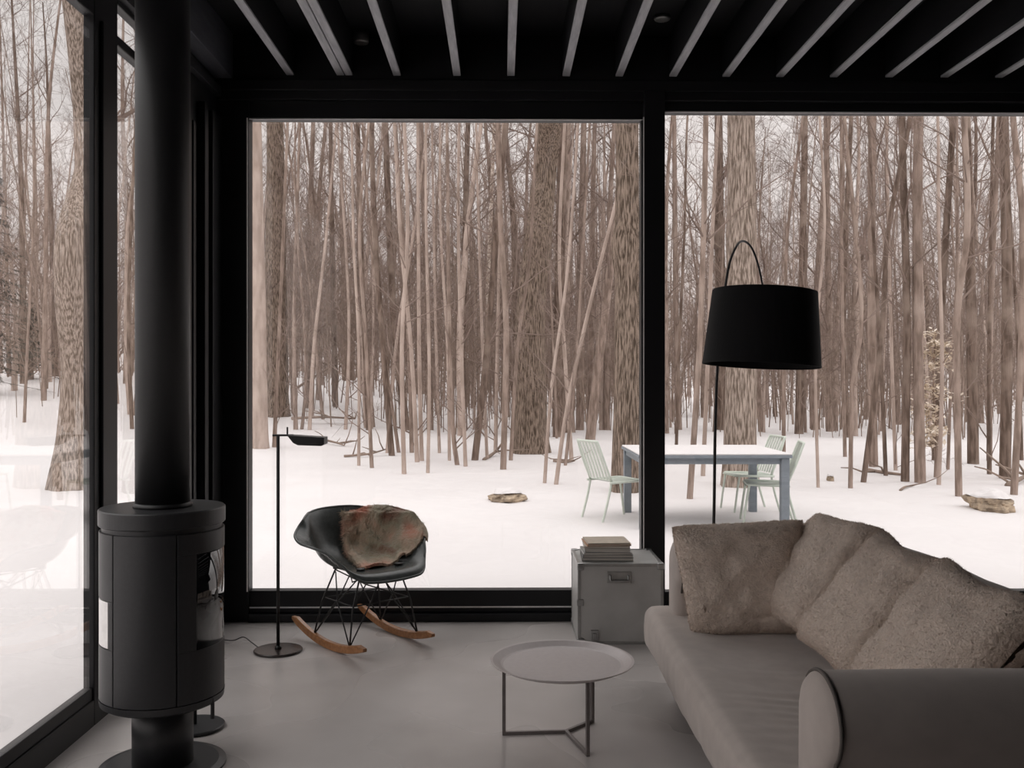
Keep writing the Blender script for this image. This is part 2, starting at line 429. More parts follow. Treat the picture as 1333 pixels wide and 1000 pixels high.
fl = thing('flue_pipe', (cx, D, zf), 'black round flue pipe rising from the stove to the ceiling', 'flue pipe')
MB().lathe([(.100,zf),(.100,zf+.01),(.094,zf+.013),(.0925,zf+.016)], 64, c).build('collar', 'flue', fl, smooth=True)
MB().lathe([(.0925,zf+.012),(.0925,CZ)], 64, c).build('pipe', 'flue', fl, smooth=True)

# fire tool stand behind the stove
p = hit(254, 946)
Y = EYE*F/(946-495); p = at(254, 946, Y); p.z = 0
t = thing('fire_tool_stand', p, 'slim black fire tool stand on a round foot, half hidden behind the stove', 'fire tools')
MB().lathe([(0,0),(.108,0),(.112,.004),(.112,.012),(.108,.015),(0,.016)], 48, p).build('base', 'stove', t, smooth=False)
MB().tube([p+Vector((0,0,.015)), p+Vector((0,0,.58))], .007, 10).build('pole', 'stove', t, smooth=True)
h = MB().tube([p+Vector((-.06,0,.56)), p+Vector((.0,0,.585)), p+Vector((.0,.06,.56))], .005, 8).build('hook_bar', 'stove', t)
MB().tube([p+Vector((-.045,0,.555)), p+Vector((-.045,0,.12))], .004, 8).box(p.x-.07,p.y-.004,.06,p.x-.02,p.y+.004,.13).build('shovel', 'stove', t)
MB().tube([p+Vector((0,.05,.555)), p+Vector((0,.05,.09))], .004, 8).build('poker', 'stove', t)

# ------------------------------------------------------------------ reading lamp
Y = EYE*F/(847-495); p = at(362, 847, Y); p.z = 0
t = thing('reading_lamp', p, 'slender black floor reading lamp with a small flat head, left of the rocking chair', 'floor lamp')
MB().lathe([(0,0),(.118,0),(.1205,.003),(.1205,.009),(.117,.012),(0,.013)], 64, p).build('base', 'glossbrown', t) if 'glossbrown' in M else None
M['glossbrown'] = mat('glossy_dark_base', (.03,.022,.02), .22, scale=40)
MB().lathe([(0,0),(.118,0),(.1205,.003),(.1205,.009),(.117,.012),(0,.013)], 64, p).build('base', 'glossbrown', t)
zt = at(362, 567, Y).z
MB().tube([p+Vector((0,0,.012)), (p.x,p.y,zt)], .0085, 12).lathe([(.018,.012),(.012,.03),(.0,.03)],20,(p.x,p.y,0)).build('pole', 'blackmetal', t, smooth=True)
s_ = Y/F
a = MB(); a.box(p.x-7*s_, p.y-.008, zt-.004, p.x+20*s_, p.y+.008, zt+.006); a.build('arm', 'blackmetal', t, bevel=.001)
MB().tube([(p.x+12*s_,p.y,zt), (p.x+12*s_,p.y,zt+.042)], .0045, 8).build('dimmer_stem', 'blackmetal', t)
# folded sheet head : trapezoid profile
prof = [(15,.8),(62,-2),(62,-11),(58,-13),(28,-12),(22,-9),(16,-1.5)]
vs = []
for yy, sc_ in ((-.05,1),(.05,1)):
    for (u, v) in prof: vs.append((p.x+u*s_, p.y+yy, zt+v*s_))
n = len(prof); fs = [tuple(range(n))[::-1], tuple(range(n,2*n))] + [(i,(i+1)%n,(i+1)%n+n,i+n) for i in range(n)]
hd = MB().add(vs, fs).build('lamp_head', 'blackmetal', t, bevel=.002)
cb = crom([(p.x-.1,p.y+.03,.006),(p.x-.15,p.y+.06,.03),(p.x-.2,p.y+.1,.045),(p.x-.26,p.y+.13,.02),(p.x-.34,p.y+.2,.005),(p.x-.42,p.y+.2,.005)], 6)
MB().tube(cb, .003, 6).build('cable', 'blackmetal', t, smooth=True)

# ------------------------------------------------------------------ rocking chair (built locally: y forward, x to sitter's left... mirrored as needed)
half = [
 [(0,.275,-.035),(.09,.272,-.033),(.165,.262,-.026),(.205,.235,-.010),(.228,.205,.010)],
 [(0,.235,-.004),(.09,.235,-.003),(.175,.225,.004),(.225,.2,.024),(.256,.165,.05)],
 [(0,.12,-.018),(.10,.12,-.014),(.19,.115,.002),(.247,.11,.045),(.292,.10,.092)],
 [(0,-.0,-.036),(.10,-.0,-.032),(.19,.0,-.008),(.254,.015,.070),(.338,.03,.112)],
 [(0,-.12,-.028),(.10,-.12,-.022),(.19,-.11,.002),(.258,-.09,.080),(.352,-.07,.114)],
 [(0,-.205,.015),(.10,-.20,.018),(.185,-.18,.04),(.248,-.155,.10),(.324,-.17,.125)],
 [(0,-.255,.08),(.10,-.248,.082),(.178,-.225,.095),(.232,-.20,.125),(.276,-.225,.150)],
 [(0,-.288,.145),(.097,-.280,.145),(.17,-.26,.15),(.21,-.24,.160),(.235,-.25,.178)],
 [(0,-.312,.185),(.09,-.305,.185),(.152,-.29,.186),(.188,-.275,.188),(.212,-.272,.190)],
 [(0,-.335,.212),(.078,-.33,.211),(.126,-.32,.208),(.156,-.307,.205),(.178,-.30,.202)],
]
full = [[Vector((-x,y,z)) for (x,y,z) in r[:0:-1]] + [Vector(v) for v in r] for r in half]
def cr(p0,p1,p2,p3,t): return .5*((2*p1)+(p2-p0)*t+(2*p0-5*p1+4*p2-p3)*t*t+(3*p1-p0-3*p2+p3)*t**3)
def samp(lst, t):
    t = max(0, min(len(lst)-1-1e-6, t)); i = int(t); f = t-i
    g = lambda k: lst[max(0, min(len(lst)-1, k))]
    return cr(g(i-1), g(i), g(i+1), g(i+2), f)
def shell(u, v):   # u 0..9 , v 0..8
    return samp([samp(r, v) for r in full], u)
def shell_n(u, v):
    e = .03
    a = shell(min(u+e,9), v)-shell(max(u-e,0), v); b = shell(u, min(v+e,8))-shell(u, max(v-e,0))
    return b.cross(a).normalized() if b.cross(a).length > 1e-12 else Vector((0,0,1))
if shell_n(3, 4).z < 0: SG = -1
else: SG = 1
ZS = .428
TILT = Matrix.Rotation(rd(-6), 4, 'X')
def ch(v): q = TILT @ Vector(v); return Vector((q.x, q.y, q.z+ZS))
t = thing('rocking_chair', (0,0,0), 'dark grey moulded shell rocking chair on black wires and wooden rockers, by the window', 'rocking chair')
NU, NV = 54, 48
top = [[ch(shell(9*i/NU, 8*j/NV)) for j in range(NV+1)] for i in range(NU+1)]
bot = [[ch(shell(9*i/NU, 8*j/NV) - shell_n(9*i/NU, 8*j/NV)*SG*.006) for j in range(NV+1)] for i in range(NU+1)]
mb = MB(); mb.grid(top); mb.grid([r[::-1] for r in bot])
# rim
edge_t = top[0] + [r[-1] for r in top[1:]] + top[-1][-2::-1] + [r[0] for r in top[-2:0:-1]]
edge_b = bot[0] + [r[-1] for r in bot[1:]] + bot[-1][-2::-1] + [r[0] for r in bot[-2:0:-1]]
mid = [(a+b_)/2 for a, b_ in zip(edge_t, edge_b)]
mb.build('seat_shell', 'shell', t, smooth=True, merge=False)
mb = MB(); mb.tube(mid+[mid[0]], .0065, 8, cap=False); mb.build('rim', 'shell', t, smooth=True)
# rockers
for s in (-1, 1):
    rows_ = []
    Rk = .95; n = 28
    pts = []
    for i in range(n+1):
        a = -.42 + .75*i/n
        pts.append((s*.205, Rk*math.sin(a), Rk-Rk*math.cos(a)+.001))
    vs = []; fs = []
    for i, (x, y, z) in enumerate(pts):
        tt = i/n; e = min(1, min(tt, 1-tt)*9+.35)
        hh = .030*e + .004; ww = .015*(.6+.4*e)
        for dx, dz in ((-1,0),(-.8,-0.0),(.8,0),(1,.0),(1,1),(.7,1.15),(-.7,1.15),(-1,1)):
            vs.append((x+dx*ww, y, z+dz*hh + (.003 if abs(dx)==1 and dz==0 else 0)))
    for i in range(n):
        for k in range(8): fs.append((i*8+k, (i+1)*8+k, (i+1)*8+(k+1)%8, i*8+(k+1)%8))
    fs.append(tuple(range(8))); fs.append(tuple(n*8+k for k in range(7,-1,-1)))
    MB().add(vs, fs).build('rocker', 'wood', t, smooth=False, bevel=.0015)
def rz_(y): a = math.asin(y/.95); return .95-.95*math.cos(a)+.03
W_ = MB(); r = .0036
fy, by = .17, -.17
for s in (-1, 1):
    X = s*.205
    T = [(s*.115,.13,ZS-.035),(s*.115,-.10,ZS-.035)]
    W_.tube([(X,fy,rz_(fy)),(X-s*.03,fy-.02,.22),T[0]], r+.001, 8)
    W_.tube([(X,by,rz_(by)),(X-s*.03,by+.03,.22),T[1]], r+.001, 8)
    # side zigzag
    W_.tube([(X,fy,rz_(fy)),(s*.17,.0,.235),(s*.12,-.1,ZS-.06)], r, 8)
    W_.tube([(X,by,rz_(by)),(s*.17,.0,.235),(s*.12,.12,ZS-.06)], r, 8)
    W_.tube([(s*.165,.14,.235),(s*.165,-.13,.235)], r, 8)
    W_.tube([(X,fy,rz_(fy)),(s*.07,.15,.24),(0,.15,ZS-.055)], r, 8)
    W_.tube([(X,by,rz_(by)),(s*.07,-.13,.24),(0,-.12,ZS-.055)], r, 8)
    W_.tube([(s*.165,.14,.235),(0,.0,.3),(-s*.12,-.1,ZS-.05)], r, 8)
    W_.tube([(s*.07,.15,ZS-.05),(s*.12,.06,ZS-.09),(s*.07,-.05,ZS-.045)], r, 8)
W_.tube([(-.165,.14,.235),(.165,.14,.235)], r, 8); W_.tube([(-.165,-.13,.235),(.165,-.13,.235)], r, 8)
ring = [(.115*a, .115*b-.0+.015, ZS-.042) for a, b in ((-1,1),(1,1),(1,-1),(-1,-1),(-1,1))]
W_.tube(ring, r+.001, 8)
W_.build('wire_base', 'blackmetal', t, smooth=True)
for s in (-1,1):
    for y in (.13,-.10): MB().lathe([(0,ZS-.045),(.018,ZS-.045),(.022,ZS-.012),(0,ZS-.008)], 16, (s*.115,y,0)).build('shock_mount', 'blackmetal', t)
cpos = Vector((-.70, 4.99, 0)); cang = rd(180+41)
move(t, cpos, cang)
# throw over the seat, back and the sitter's left arm (image right)
def throw():
    NUt, NVt = 110, 110
    top_ = []; botm = []
    for i in range(NUt+1):
        rt = []; rb = []
        for j in range(NVt+1):
            a = i/NUt; b_ = j/NVt
            u = 2.2 + 7.6*a
            wob = .45*noise.noise(Vector((a*3, 0, 5)))
            v = 3.3 + 1.5*a + wob*.6 + b_*(5.3 - 1.2*a + wob*.4)
            # mirrored below so that it lies on image-right side
            uo = max(0, u-9); vo = max(0, v-8)
            p_ = shell(min(u,9), min(v,8)); n_ = shell_n(min(u,9), min(max(v,.1),7.9))*SG
            wr = .022*noise.noise(Vector((a*4.0+b_*2, b_*3.2, 1)))+.012*noise.noise(Vector((a*9, b_*8, 2)))+.006*noise.noise(Vector((a*30, b_*30, 4)))
            lift = .018 + .016*math.sin(PI*min(1,b_*1.1))*math.sin(PI*a) + wr + .012*max(0, noise.noise(Vector((b_*7+a*3, a*2, 9))))
            p_ = p_ + n_*lift
            if uo > 0: p_ = p_ + Vector((0, -.04*math.sin(min(uo*3,PI/2)) , .012-.17*uo))
            if vo > 0: p_ = p_ + Vector((.035*math.sin(min(vo*3,PI/2)), 0, .012-.075*vo))
            # bulky fold
            p_ += Vector((-.015,0,.085))*math.exp(-((a-.62)/.28)**2-((b_-.80)/.26)**2)
            p_ += Vector((0,0,-.012))*math.exp(-((a-.9)/.2)**2-((b_-.2)/.3)**2)
            p_ += Vector((0,0,.045))*math.exp(-((a-.80)/.25)**2-((b_-.72)/.25)**2)
            p_ += n_*.03*math.exp(-((a-.55)/.2)**2-((b_-.65)/.2)**2)
            p_ += n_*.016*max(0, math.sin(b_*16+a*5))*(1-b_*.5)
            p_ += Vector((-.01,0,.075))*math.exp(-((a-.42)/.25)**2-((b_-.92)/.22)**2)
            a1_ = ch(p_); a1_.z = a1_.z if a1_.z < .638 else .638+.25*(a1_.z-.638)
            a2_ = ch(p_-n_*.014); a2_.z = min(a2_.z, a1_.z-.006) if a2_.z > .63 else a2_.z; a1_.x *= -1; a2_.x *= -1
            rt.append(a1_); rb.append(a2_)
        top_.append(rt); botm.append(rb)
    m_ = MB(); m_.grid(top_); m_.grid([r_[::-1] for r_ in botm])
    et = top_[0]+[r_[-1] for r_ in top_[1:]]+top_[-1][-2::-1]+[r_[0] for r_ in top_[-2:0:-1]]
    eb = botm[0]+[r_[-1] for r_ in botm[1:]]+botm[-1][-2::-1]+[r_[0] for r_ in botm[-2:0:-1]]
    m_.grid([et+[et[0]], eb+[eb[0]]])
    # loose fibres standing off the mohair
    rg = random.Random(4); n0 = len(m_.v)
    for q in range(16000):
        i = rg.randrange(NUt); j = rg.randrange(NVt)
        if rg.random() < .25: j = rg.choice((0, 0, NVt-1)); 
        P0 = top_[i][j]; nn = (top_[i+1][j]-P0).cross(top_[i][j+1]-P0)
        if nn.length < 1e-12: continue
        nn = -nn.normalized()*SG
        d_ = (nn*1.0 + Vector((rg.gauss(0,.8), rg.gauss(0,.8), rg.gauss(-.3,.6)))).normalized()*(rg.uniform(.008,.022) if j else rg.uniform(.015,.04))
        sd = d_.cross(Vector((rg.random(),rg.random(),rg.random()))).normalized()*.0011
        m_.add([tuple(P0-sd), tuple(P0+sd), tuple(P0+d_)], [(0,1,2)])
    return m_
o = throw().build('throw_blanket', 'throw', smooth=True)
tag(o, 'shaggy rust brown and olive throw draped over the rocking chair', 'throw blanket')
move(o, cpos, cang)

# ------------------------------------------------------------------ flight case
Yc = 4.93; xa = at(752, 800, Yc).x; xb = at(864, 800, Yc).x; zc = at(800, 734, Yc).z; yb_ = 5.37
t = thing('flight_case', ((xa+xb)/2, (Yc+yb_)/2, 0), 'grey metal flight case used as a side table between window and sofa', 'case')
MB().box(xa+.003, Yc+.003, .004, xb-.003, yb_, zc-.003).build('case_body', 'case', t, bevel=.004)
e = MB(); w_ = .016
for (x_, s) in ((xa,1),(xb,-1)):
    for (y_, s2) in ((Yc,1),(yb_,-1)):
        e.box(min(x_,x_+s*w_), min(y_,y_+s2*w_), 0, max(x_,x_+s*w_), max(y_,y_+s2*w_), zc)
for z_ in (0, zc-w_):
    for y_ in (Yc, yb_-w_): e.box(xa, y_, z_, xb, y_+w_, z_+w_)
    for x_ in (xa, xb-w_): e.box(x_, Yc, z_, x_+w_, yb_, z_+w_)
e.build('edging', 'case_edge', t, bevel=.002)
for (x_, s) in ((xa,1),(xb,-1)):
    for (y_, s2) in ((Yc,1),(yb_,-1)):
        for (z_, s3) in ((.0,1),(zc,-1)):
            cc = MB(); d = .034; o_ = .003
            X0, X1 = sorted((x_-s*o_, x_+s*d)); Y0, Y1 = sorted((y_-s2*o_, y_+s2*d)); Z0, Z1 = sorted((z_-s3*(o_ if s3<0 else 0), z_+s3*d))
            cc.box(X0,Y0,Z0,X1,Y1,Z1); cc.build('corner_cap', 'steel', t, bevel=.006)
zm = zc*.52
l = MB()
for yy in (Yc+.0, ):
    l.box(xa-.004, yy-.004, zm-.016, xa+.03, yy+.02, zm+.016)
l.build('latch', 'steel', t, bevel=.002)
hx = at(806, 752, Yc).x; hz = at(806, 752, Yc).z
hp = MB().box(hx-.062, Yc-.004, hz-.028, hx+.062, Yc+.002, hz+.030).build('handle_plate', 'case_edge', t, bevel=.002)
MB().tube(crom([(hx-.045,Yc-.006,hz+.012),(hx-.045,Yc-.016,hz-.012),(hx-.02,Yc-.018,hz-.014),(hx+.02,Yc-.018,hz-.014),(hx+.045,Yc-.016,hz-.012),(hx+.045,Yc-.006,hz+.012)],4), .005, 8).build('handle', 'steel', hp, org=t['_org'], smooth=True)
lx = at(774, 825, Yc).x
MB().box(lx-.02, Yc-.006, .02, lx+.02, Yc+.002, .075).box(lx-.009, Yc-.012, .03, lx+.009, Yc-.004, .06).build('latch', 'steel', t, bevel=.002)

# books / magazines
cols = [('grey_cover',(.30,.30,.29)),('charcoal_cover',(.10,.10,.10)),('white_cover',(.55,.55,.53)),('dark_grey_cover',(.16,.16,.165)),('cream_cover',(.70,.64,.56)),('orange_cover',(.62,.30,.13)),('pale_cover',(.74,.64,.52))]
for n_, c_ in cols: M[n_] = mat(n_, c_, .4, scale=20)
M['paper'] = mat('page_edges', (.62,.58,.53), .8, scale=3, stretch=(1,1,160))
bx = at(790, 720, 5.08).x; z = zc
rg = random.Random(3)
blab = ['grey magazine at the bottom of the stack on the case','charcoal magazine second from the bottom of the stack','white covered magazine third from the bottom of the stack','dark grey book in the middle of the stack on the case','cream magazine third from the top of the stack','orange edged magazine second from the top of the stack','pale tan magazine lying topmost on the stack']
for i in range(7):
    th = [.016,.014,.012,.022,.011,.009,.008][i]
    wd = [.27,.262,.25,.235,.24,.232,.225][i]; dp = .21
    ang = rg.uniform(-.07,.07); ox = rg.uniform(-.006,.006)
    t = thing('magazine', (bx+ox, 5.11, z), blab[i], 'book', 'books and magazines on the case')
    t['_org'] = (0,0,0)
    k = .0012
    cv = MB(); cv.box(-wd/2,-dp/2,0,wd/2,dp/2,k); cv.box(-wd/2,-dp/2,th-k,wd/2,dp/2,th); cv.box(-wd/2,-dp/2,0,-wd/2+k,dp/2,th)
    cv.build('cover', cols[i][0], t); MB().box(-wd/2+k,-dp/2+.003,k,wd/2-.003,dp/2-.003,th-k).build('pages', 'paper', t)
    t.rotation_euler.z = ang; z += th+.0003

# ------------------------------------------------------------------ coffee table
Yt = 3.66; ctr = at(731.5, 862, Yt); Rt = .274; tc_ = Vector((ctr.x, Yt, 0)); zt = ctr.z+.010
t = thing('coffee_table', tc_, 'round warm grey metal tray coffee table with three thin legs', 'coffee table')
MB().lathe([(0,zt-.022),(.225,zt-.022),(.235,zt-.020),(.265,zt-.004),(Rt,zt-.001),(Rt,zt+.002),(.264,zt+.001),(.234,zt-.014),(.224,zt-.017),(0,zt-.017)], 96, tc_).build('tray_top', 'table', t, smooth=False)
def fl_(px, py): Y_ = EYE*F/(py-495); q = at(px, py, Y_); return Vector((q.x, q.y, 0))
L3 = [fl_(656,957), fl_(765,985), fl_(771,941)]; hub = fl_(737,955)
q_ = .013; h_ = MB()
for P_ in L3:
    d = (P_-hub).normalized()
    MB().bar(Vector((P_.x,P_.y,0)), Vector((P_.x,P_.y,zt-.022)), q_, q_, up=d).build('leg', 'tableleg', t, bevel=.001)
    MB().bar(Vector((hub.x,hub.y,q_/2)), Vector((P_.x,P_.y,q_/2)), q_, q_).build('foot_rail', 'tableleg', t, bevel=.001)

# ------------------------------------------------------------------ arc lamp
Yp = 4.78
pb = at(928, 700, Yp); base = Vector((pb.x-.02, Yp, 0))
t = thing('arc_floor_lamp', base, 'tall black arc floor lamp with a big drum shade behind the sofa', 'floor lamp')
MB().lathe([(0,0),(.17,0),(.172,.004),(.172,.018),(.168,.022),(0,.024)], 64, base).build('base', 'blackmetal', t)
Ysh = 4.30; sh = at(993, 428, Ysh)
stem = crom([base+Vector((0,0,.02)), at(929,685,Yp), at(931,560,Yp), at(934,478,Yp-.01), at(940,410,Yp-.03), at(948,350,Yp-.08), at(958,322,Yp-.15), at(967,314,Yp-.22), at(978,322,Yp-.30), at(987,345,Yp-.38), at(993,375,Yp-.46), at(995,400,Ysh)], 8)
n = len(stem); MB().tube(stem, [.0085-.0045*i/(n-1) for i in range(n)], 10).build('stem', 'blackmetal', t, smooth=True)
k_ = Ysh/F; tiltm = Matrix.Rotation(rd(3.2), 4, 'Y') @ Matrix.Rotation(rd(-2), 4, 'X')
rt_, rb_, hh = 67*k_, 75.5*k_, 97*k_
prof = [(rt_-.004,hh/2-.02),(rt_-.004,hh/2),(rt_,hh/2),(rb_,-hh/2),(rb_-.003,-hh/2),(rt_-.004,hh/2-.01)]
MB().lathe(prof, 96, sh, M4=tiltm, cap=False).lathe([(rt_-.003,hh/2-.012),(0,hh/2-.012)], 64, sh, M4=tiltm, cap=False).build('lamp_shade', 'shade', t, smooth=False)
lp = MB().lathe([(0,.12),(.02,.12),(.022,.04),(.045,.0),(.05,-.035),(.03,-.07),(0,-.08)], 24, sh, M4=tiltm).build('bulb', 'bulbglass', t, smooth=True) if 'bulbglass' in M else None
M['bulb'] = mat('unlit_bulb', (.5,.5,.48), .3)
MB().lathe([(0,.13),(.02,.13),(.022,.05),(.04,.02),(.045,-.01),(.03,-.04),(0,-.05)], 24, sh, M4=tiltm).build('bulb', 'bulb', t, smooth=True)

# ------------------------------------------------------------------ sofa
sx0 = .66; ys0, ys1 = 2.06, 4.42; sx1 = 1.62; SZ = .335
t = thing('sofa', (1.15, 3.25, 0), 'taupe velvet sofa with rolled arms, foreground right', 'sofa')
def dseat(w, n):
    k = noise.noise(Vector((w.x*2.2, w.y*1.6, w.z*2)))*.012
    k += noise.noise(Vector((w.x*6, w.y*9, 2)))*.004
    fold = max(0, 1-abs(w.y-2.95)/.55)*max(0, 1-abs(w.x-1.15)/.5)
    k += .0055*fold*(1+noise.noise(Vector((w.x*3,w.y*5,8)))*1.5)*math.sin(w.y*80+w.x*10+7*noise.noise(Vector((w.x*3,w.y*3,1))))*(1 if n.z > .5 else 0)
    k -= .03*math.exp(-((w.x-1.15)/.4)**2-((w.y-3.1)/.8)**2)*(1 if n.z > .5 else 0)
    dz = 0
    if n.x < -.4: k += .012*math.sin((w.z-.12)*14)
    return w+n*k+Vector((0,0,dz))
MB().softbox((sx0, 2.34, .125), (1.46, ys1, SZ), .05, (60, 170, 10), dseat).build('seat', 'sofa', t, smooth=True, merge=True)
ln = [(sx0-.004, y, .245+.003*math.sin(y*7)) for y in [2.36+.06*i for i in range(34)]]
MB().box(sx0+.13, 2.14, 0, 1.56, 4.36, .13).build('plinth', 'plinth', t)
def arm(yc, r, zc_, zbot, name, xs0, xs1=1.60, rz=None):
    rz = rz or r; prof = []; a0 = -42; zt_ = zc_+rz*math.sin(rd(a0))-.02; body = r*math.cos(rd(a0))*.90
    for i in range(6): prof.append((yc-body, zbot+(zt_-zbot)*i/5))
    ntuck = len(prof)
    for i in range(36):
        a = rd(180-a0 - (180-a0)*i/35)
        prof.append((yc+r*math.cos(a), zc_+rz*math.sin(a)))
    nroll = len(prof)
    for i in range(1, 7): prof.append((yc+r, zc_-(zc_-zbot)*i/6))
    def ringx(x, sc, out_=0):
        o2 = []
        for (y, z) in prof:
            if z > zc_: dy, dz_ = (y-yc), (z-zc_); yy, zz_ = yc+dy*sc, zc_+dz_*sc
            else: yy, zz_ = yc+(y-yc)*sc, z
            w = noise.noise(Vector((x*2.5, yy*4, zz_*4)))*.005
            o2.append((x, yy+w, zz_+w*.5))
        return o2
    rings = [ringx(xs0-.030, 0), ringx(xs0-.030, .35), ringx(xs0-.026, .65), ringx(xs0-.016, .86), ringx(xs0-.004, .965), ringx(xs0+.008, 1.0)]
    for i in range(1, 40): rings.append(ringx(xs0+.008+(xs1-xs0-.02)*i/40, 1.0))
    rings += [ringx(xs1, .97), ringx(xs1+.012, .8), ringx(xs1+.016, 0)]
    o_ = MB().grid([r_[::-1] for r_ in rings]).build(name, 'sofa', t, smooth=True)
    pr = ringx(xs0+.001, 1.01)[ntuck-1:nroll-6]
    MB().tube(pr, .0048, 8).build('piping', 'piping', o_, org=t['_org'], smooth=True)
    return o_
arm(2.195, .130, .583, .02, 'armrest', .735, rz=.107)
arm(4.275, .120, .530, .20, 'armrest', .790)
def dback(w, n):
    k = noise.noise(Vector((w.x*3, w.y*2.5, w.z*3)))*.012 + noise.noise(Vector((w.x*8, w.y*8, w.z*8)))*.003
    return w+n*k + Vector((.0,0,0))
MB().softbox((1.44, 2.10, .02), (1.65, 4.38, .715), .09, (8, 110, 26), dback).build('backrest', 'sofa', t, smooth=True, merge=True)

# cushions
def cushion(loc, nrm, up, w, h, T, label, seed, roll=0, pinch=.10, ear=0, taper=0):
    n_ = Vector(nrm).normalized(); u_ = Vector(up); u_ = (u_-n_*u_.dot(n_)).normalized()
    if roll: u_ = Matrix.Rotation(rd(roll), 4, n_) @ u_
    r_ = u_.cross(n_)
    N_ = 110; loc = Vector(loc); m_ = MB()
    def pt(s, t, side):
        # bulged outline with pulled-in sides and slightly soft corners
        x = s*(1-pinch*(1-t*t)*abs(s)**2); y = t*(1-pinch*(1-s*s)*abs(t)**2)
        rr = 1-.07*(abs(s*t)**4); x *= rr; y *= rr
        prof = ((1-s**4)*(1-t**4)); prof = max(prof, 0)**.5
        wz = T*prof*(1+.15*noise.noise(Vector((s*1.3+seed, t*1.3, 1))))
        # dents: sag of upper edge
        x *= 1+taper*y
        y2 = y - ear*.10*math.exp(-(s/.45)**2)*max(0,t)**3
        wr = .014*noise.noise(Vector((s*3+seed, t*3, side*2)))*min(1, prof*2)
        fu = .0028*noise.noise(Vector((x*w*90, y*h*90, seed+side*9)))+.0028*noise.noise(Vector((x*w*190, y*h*190, seed+side*5)))
        crease = -.012*math.exp(-((t+.62+.1*math.sin(s*4+seed))/.06)**2)*(abs(s) < .7)*(seed == 1)
        return loc + r_*(x*w/2) + u_*(y2*h/2) + n_*(side*(wz+wr+fu*1.0+crease)) + (r_*fu*s + u_*fu*t)*1.2
    for side in (1, -1):
        rows = [[pt(math.sin(PI/2*(-1+2*j/N_))*.999, math.sin(PI/2*(-1+2*i/N_))*.999, side) for j in range(N_+1)] for i in range(N_+1)]
        rr = rows if side > 0 else [x[::-1] for x in rows]
        m_.grid(rr)
        # short pile fibres
        rg = random.Random(seed*7+side)
        for q in range(20000 if side > 0 else 3000):
            i = rg.randrange(1, N_-1); j = rg.randrange(1, N_-1)
            if rg.random() < .12: i = rg.choice((1, N_-2))
            P0 = rows[i][j]; e1 = rows[i][j+1]-P0; e2 = rows[i+1][j]-P0
            P0 = P0+e1*rg.random()+e2*rg.random()
            d_ = (n_*side*.5 + (P0-loc).normalized()*.8 + Vector((rg.gauss(0,.5), rg.gauss(0,.5), rg.gauss(-.1,.5)))).normalized()*rg.uniform(.005,.010)
            sd = d_.cross(Vector((rg.random()-.5,rg.random()-.5,rg.random()-.5))).normalized()*.0008
            m_.add([tuple(P0-sd), tuple(P0+sd), tuple(P0+d_)], [(0,1,2)])
    # edge closing
    o_ = m_.build('cushion', 'fleece', org=loc, smooth=True, merge=False)
    tag(o_, label, 'cushion', 'fleece cushions on the sofa')
c1 = at(967, 753, 4.0)
cushion(c1, (-.12,-.93,.34), (0,0,1), .535, .485, .085, 'beige fleece cushion leaning upright on the far sofa arm', 1, roll=4, pinch=.06, taper=.09)
cushion((1.27, 3.87, .585), (-.77,-.10,.63), (0,.0,1), .55, .53, .085, 'beige fleece cushion on the sofa back, farthest of the three in that row', 2, roll=2, pinch=.08)
cushion((1.275, 3.30, .585), (-.77,-.06,.63), (0,.0,1), .53, .54, .085, 'beige fleece cushion in the middle of the row along the sofa back', 3, roll=-4, pinch=.12, ear=.6)
cushion((1.28, 2.77, .585), (-.77,-.06,.63), (0,.0,1), .60, .53, .085, 'beige fleece cushion nearest the camera, behind the front arm', 4, roll=-3, pinch=.12, ear=.6)

# ------------------------------------------------------------------ garden table and chairs
GZ = -.20
def gz(x, y): return ground(x, y)
ta = at(830, 592, 10.0); tb = at(1030, 592, 10.0); ztop = ta.z; yn, yf = 9.95, 11.35
t = thing('garden_table', ((ta.x+tb.x)/2, 10.65, GZ), 'blue grey metal garden table with a pale snow-dusted top standing in the snow', 'table')
M['tabletop'] = mat('pale_table_top', (.70,.68,.67), .6, scale=3, col2=(.6,.58,.57))
MB().box(ta.x, yn, ztop-.035, tb.x, yf, ztop-.004).build('table_top', 'slate', t, bevel=.004)
q = MB().softbox((ta.x+.005, yn+.005, ztop-.004), (tb.x-.005, yf-.005, ztop+.012), .007, (10,10,1)).build('snow_cover', 'snow', t, smooth=True); q['label'] = 'thin layer of snow on the top'
MB().box(ta.x+.04, yn+.04, ztop-.10, tb.x-.04, yn+.07, ztop-.035).box(ta.x+.04, yf-.07, ztop-.10, tb.x-.04, yf-.04, ztop-.035).box(ta.x+.04, yn+.04, ztop-.10, ta.x+.07, yf-.04, ztop-.035).box(tb.x-.07, yn+.04, ztop-.10, tb.x-.04, yf-.04, ztop-.035).build('apron', 'slate', t)
for x_ in (ta.x+.02, tb.x-.11):
    for y_ in (yn+.02, yf-.11): MB().box(x_, y_, GZ-.06, x_+.085, y_+.085, ztop-.035).build('leg', 'slate', t, bevel=.004)
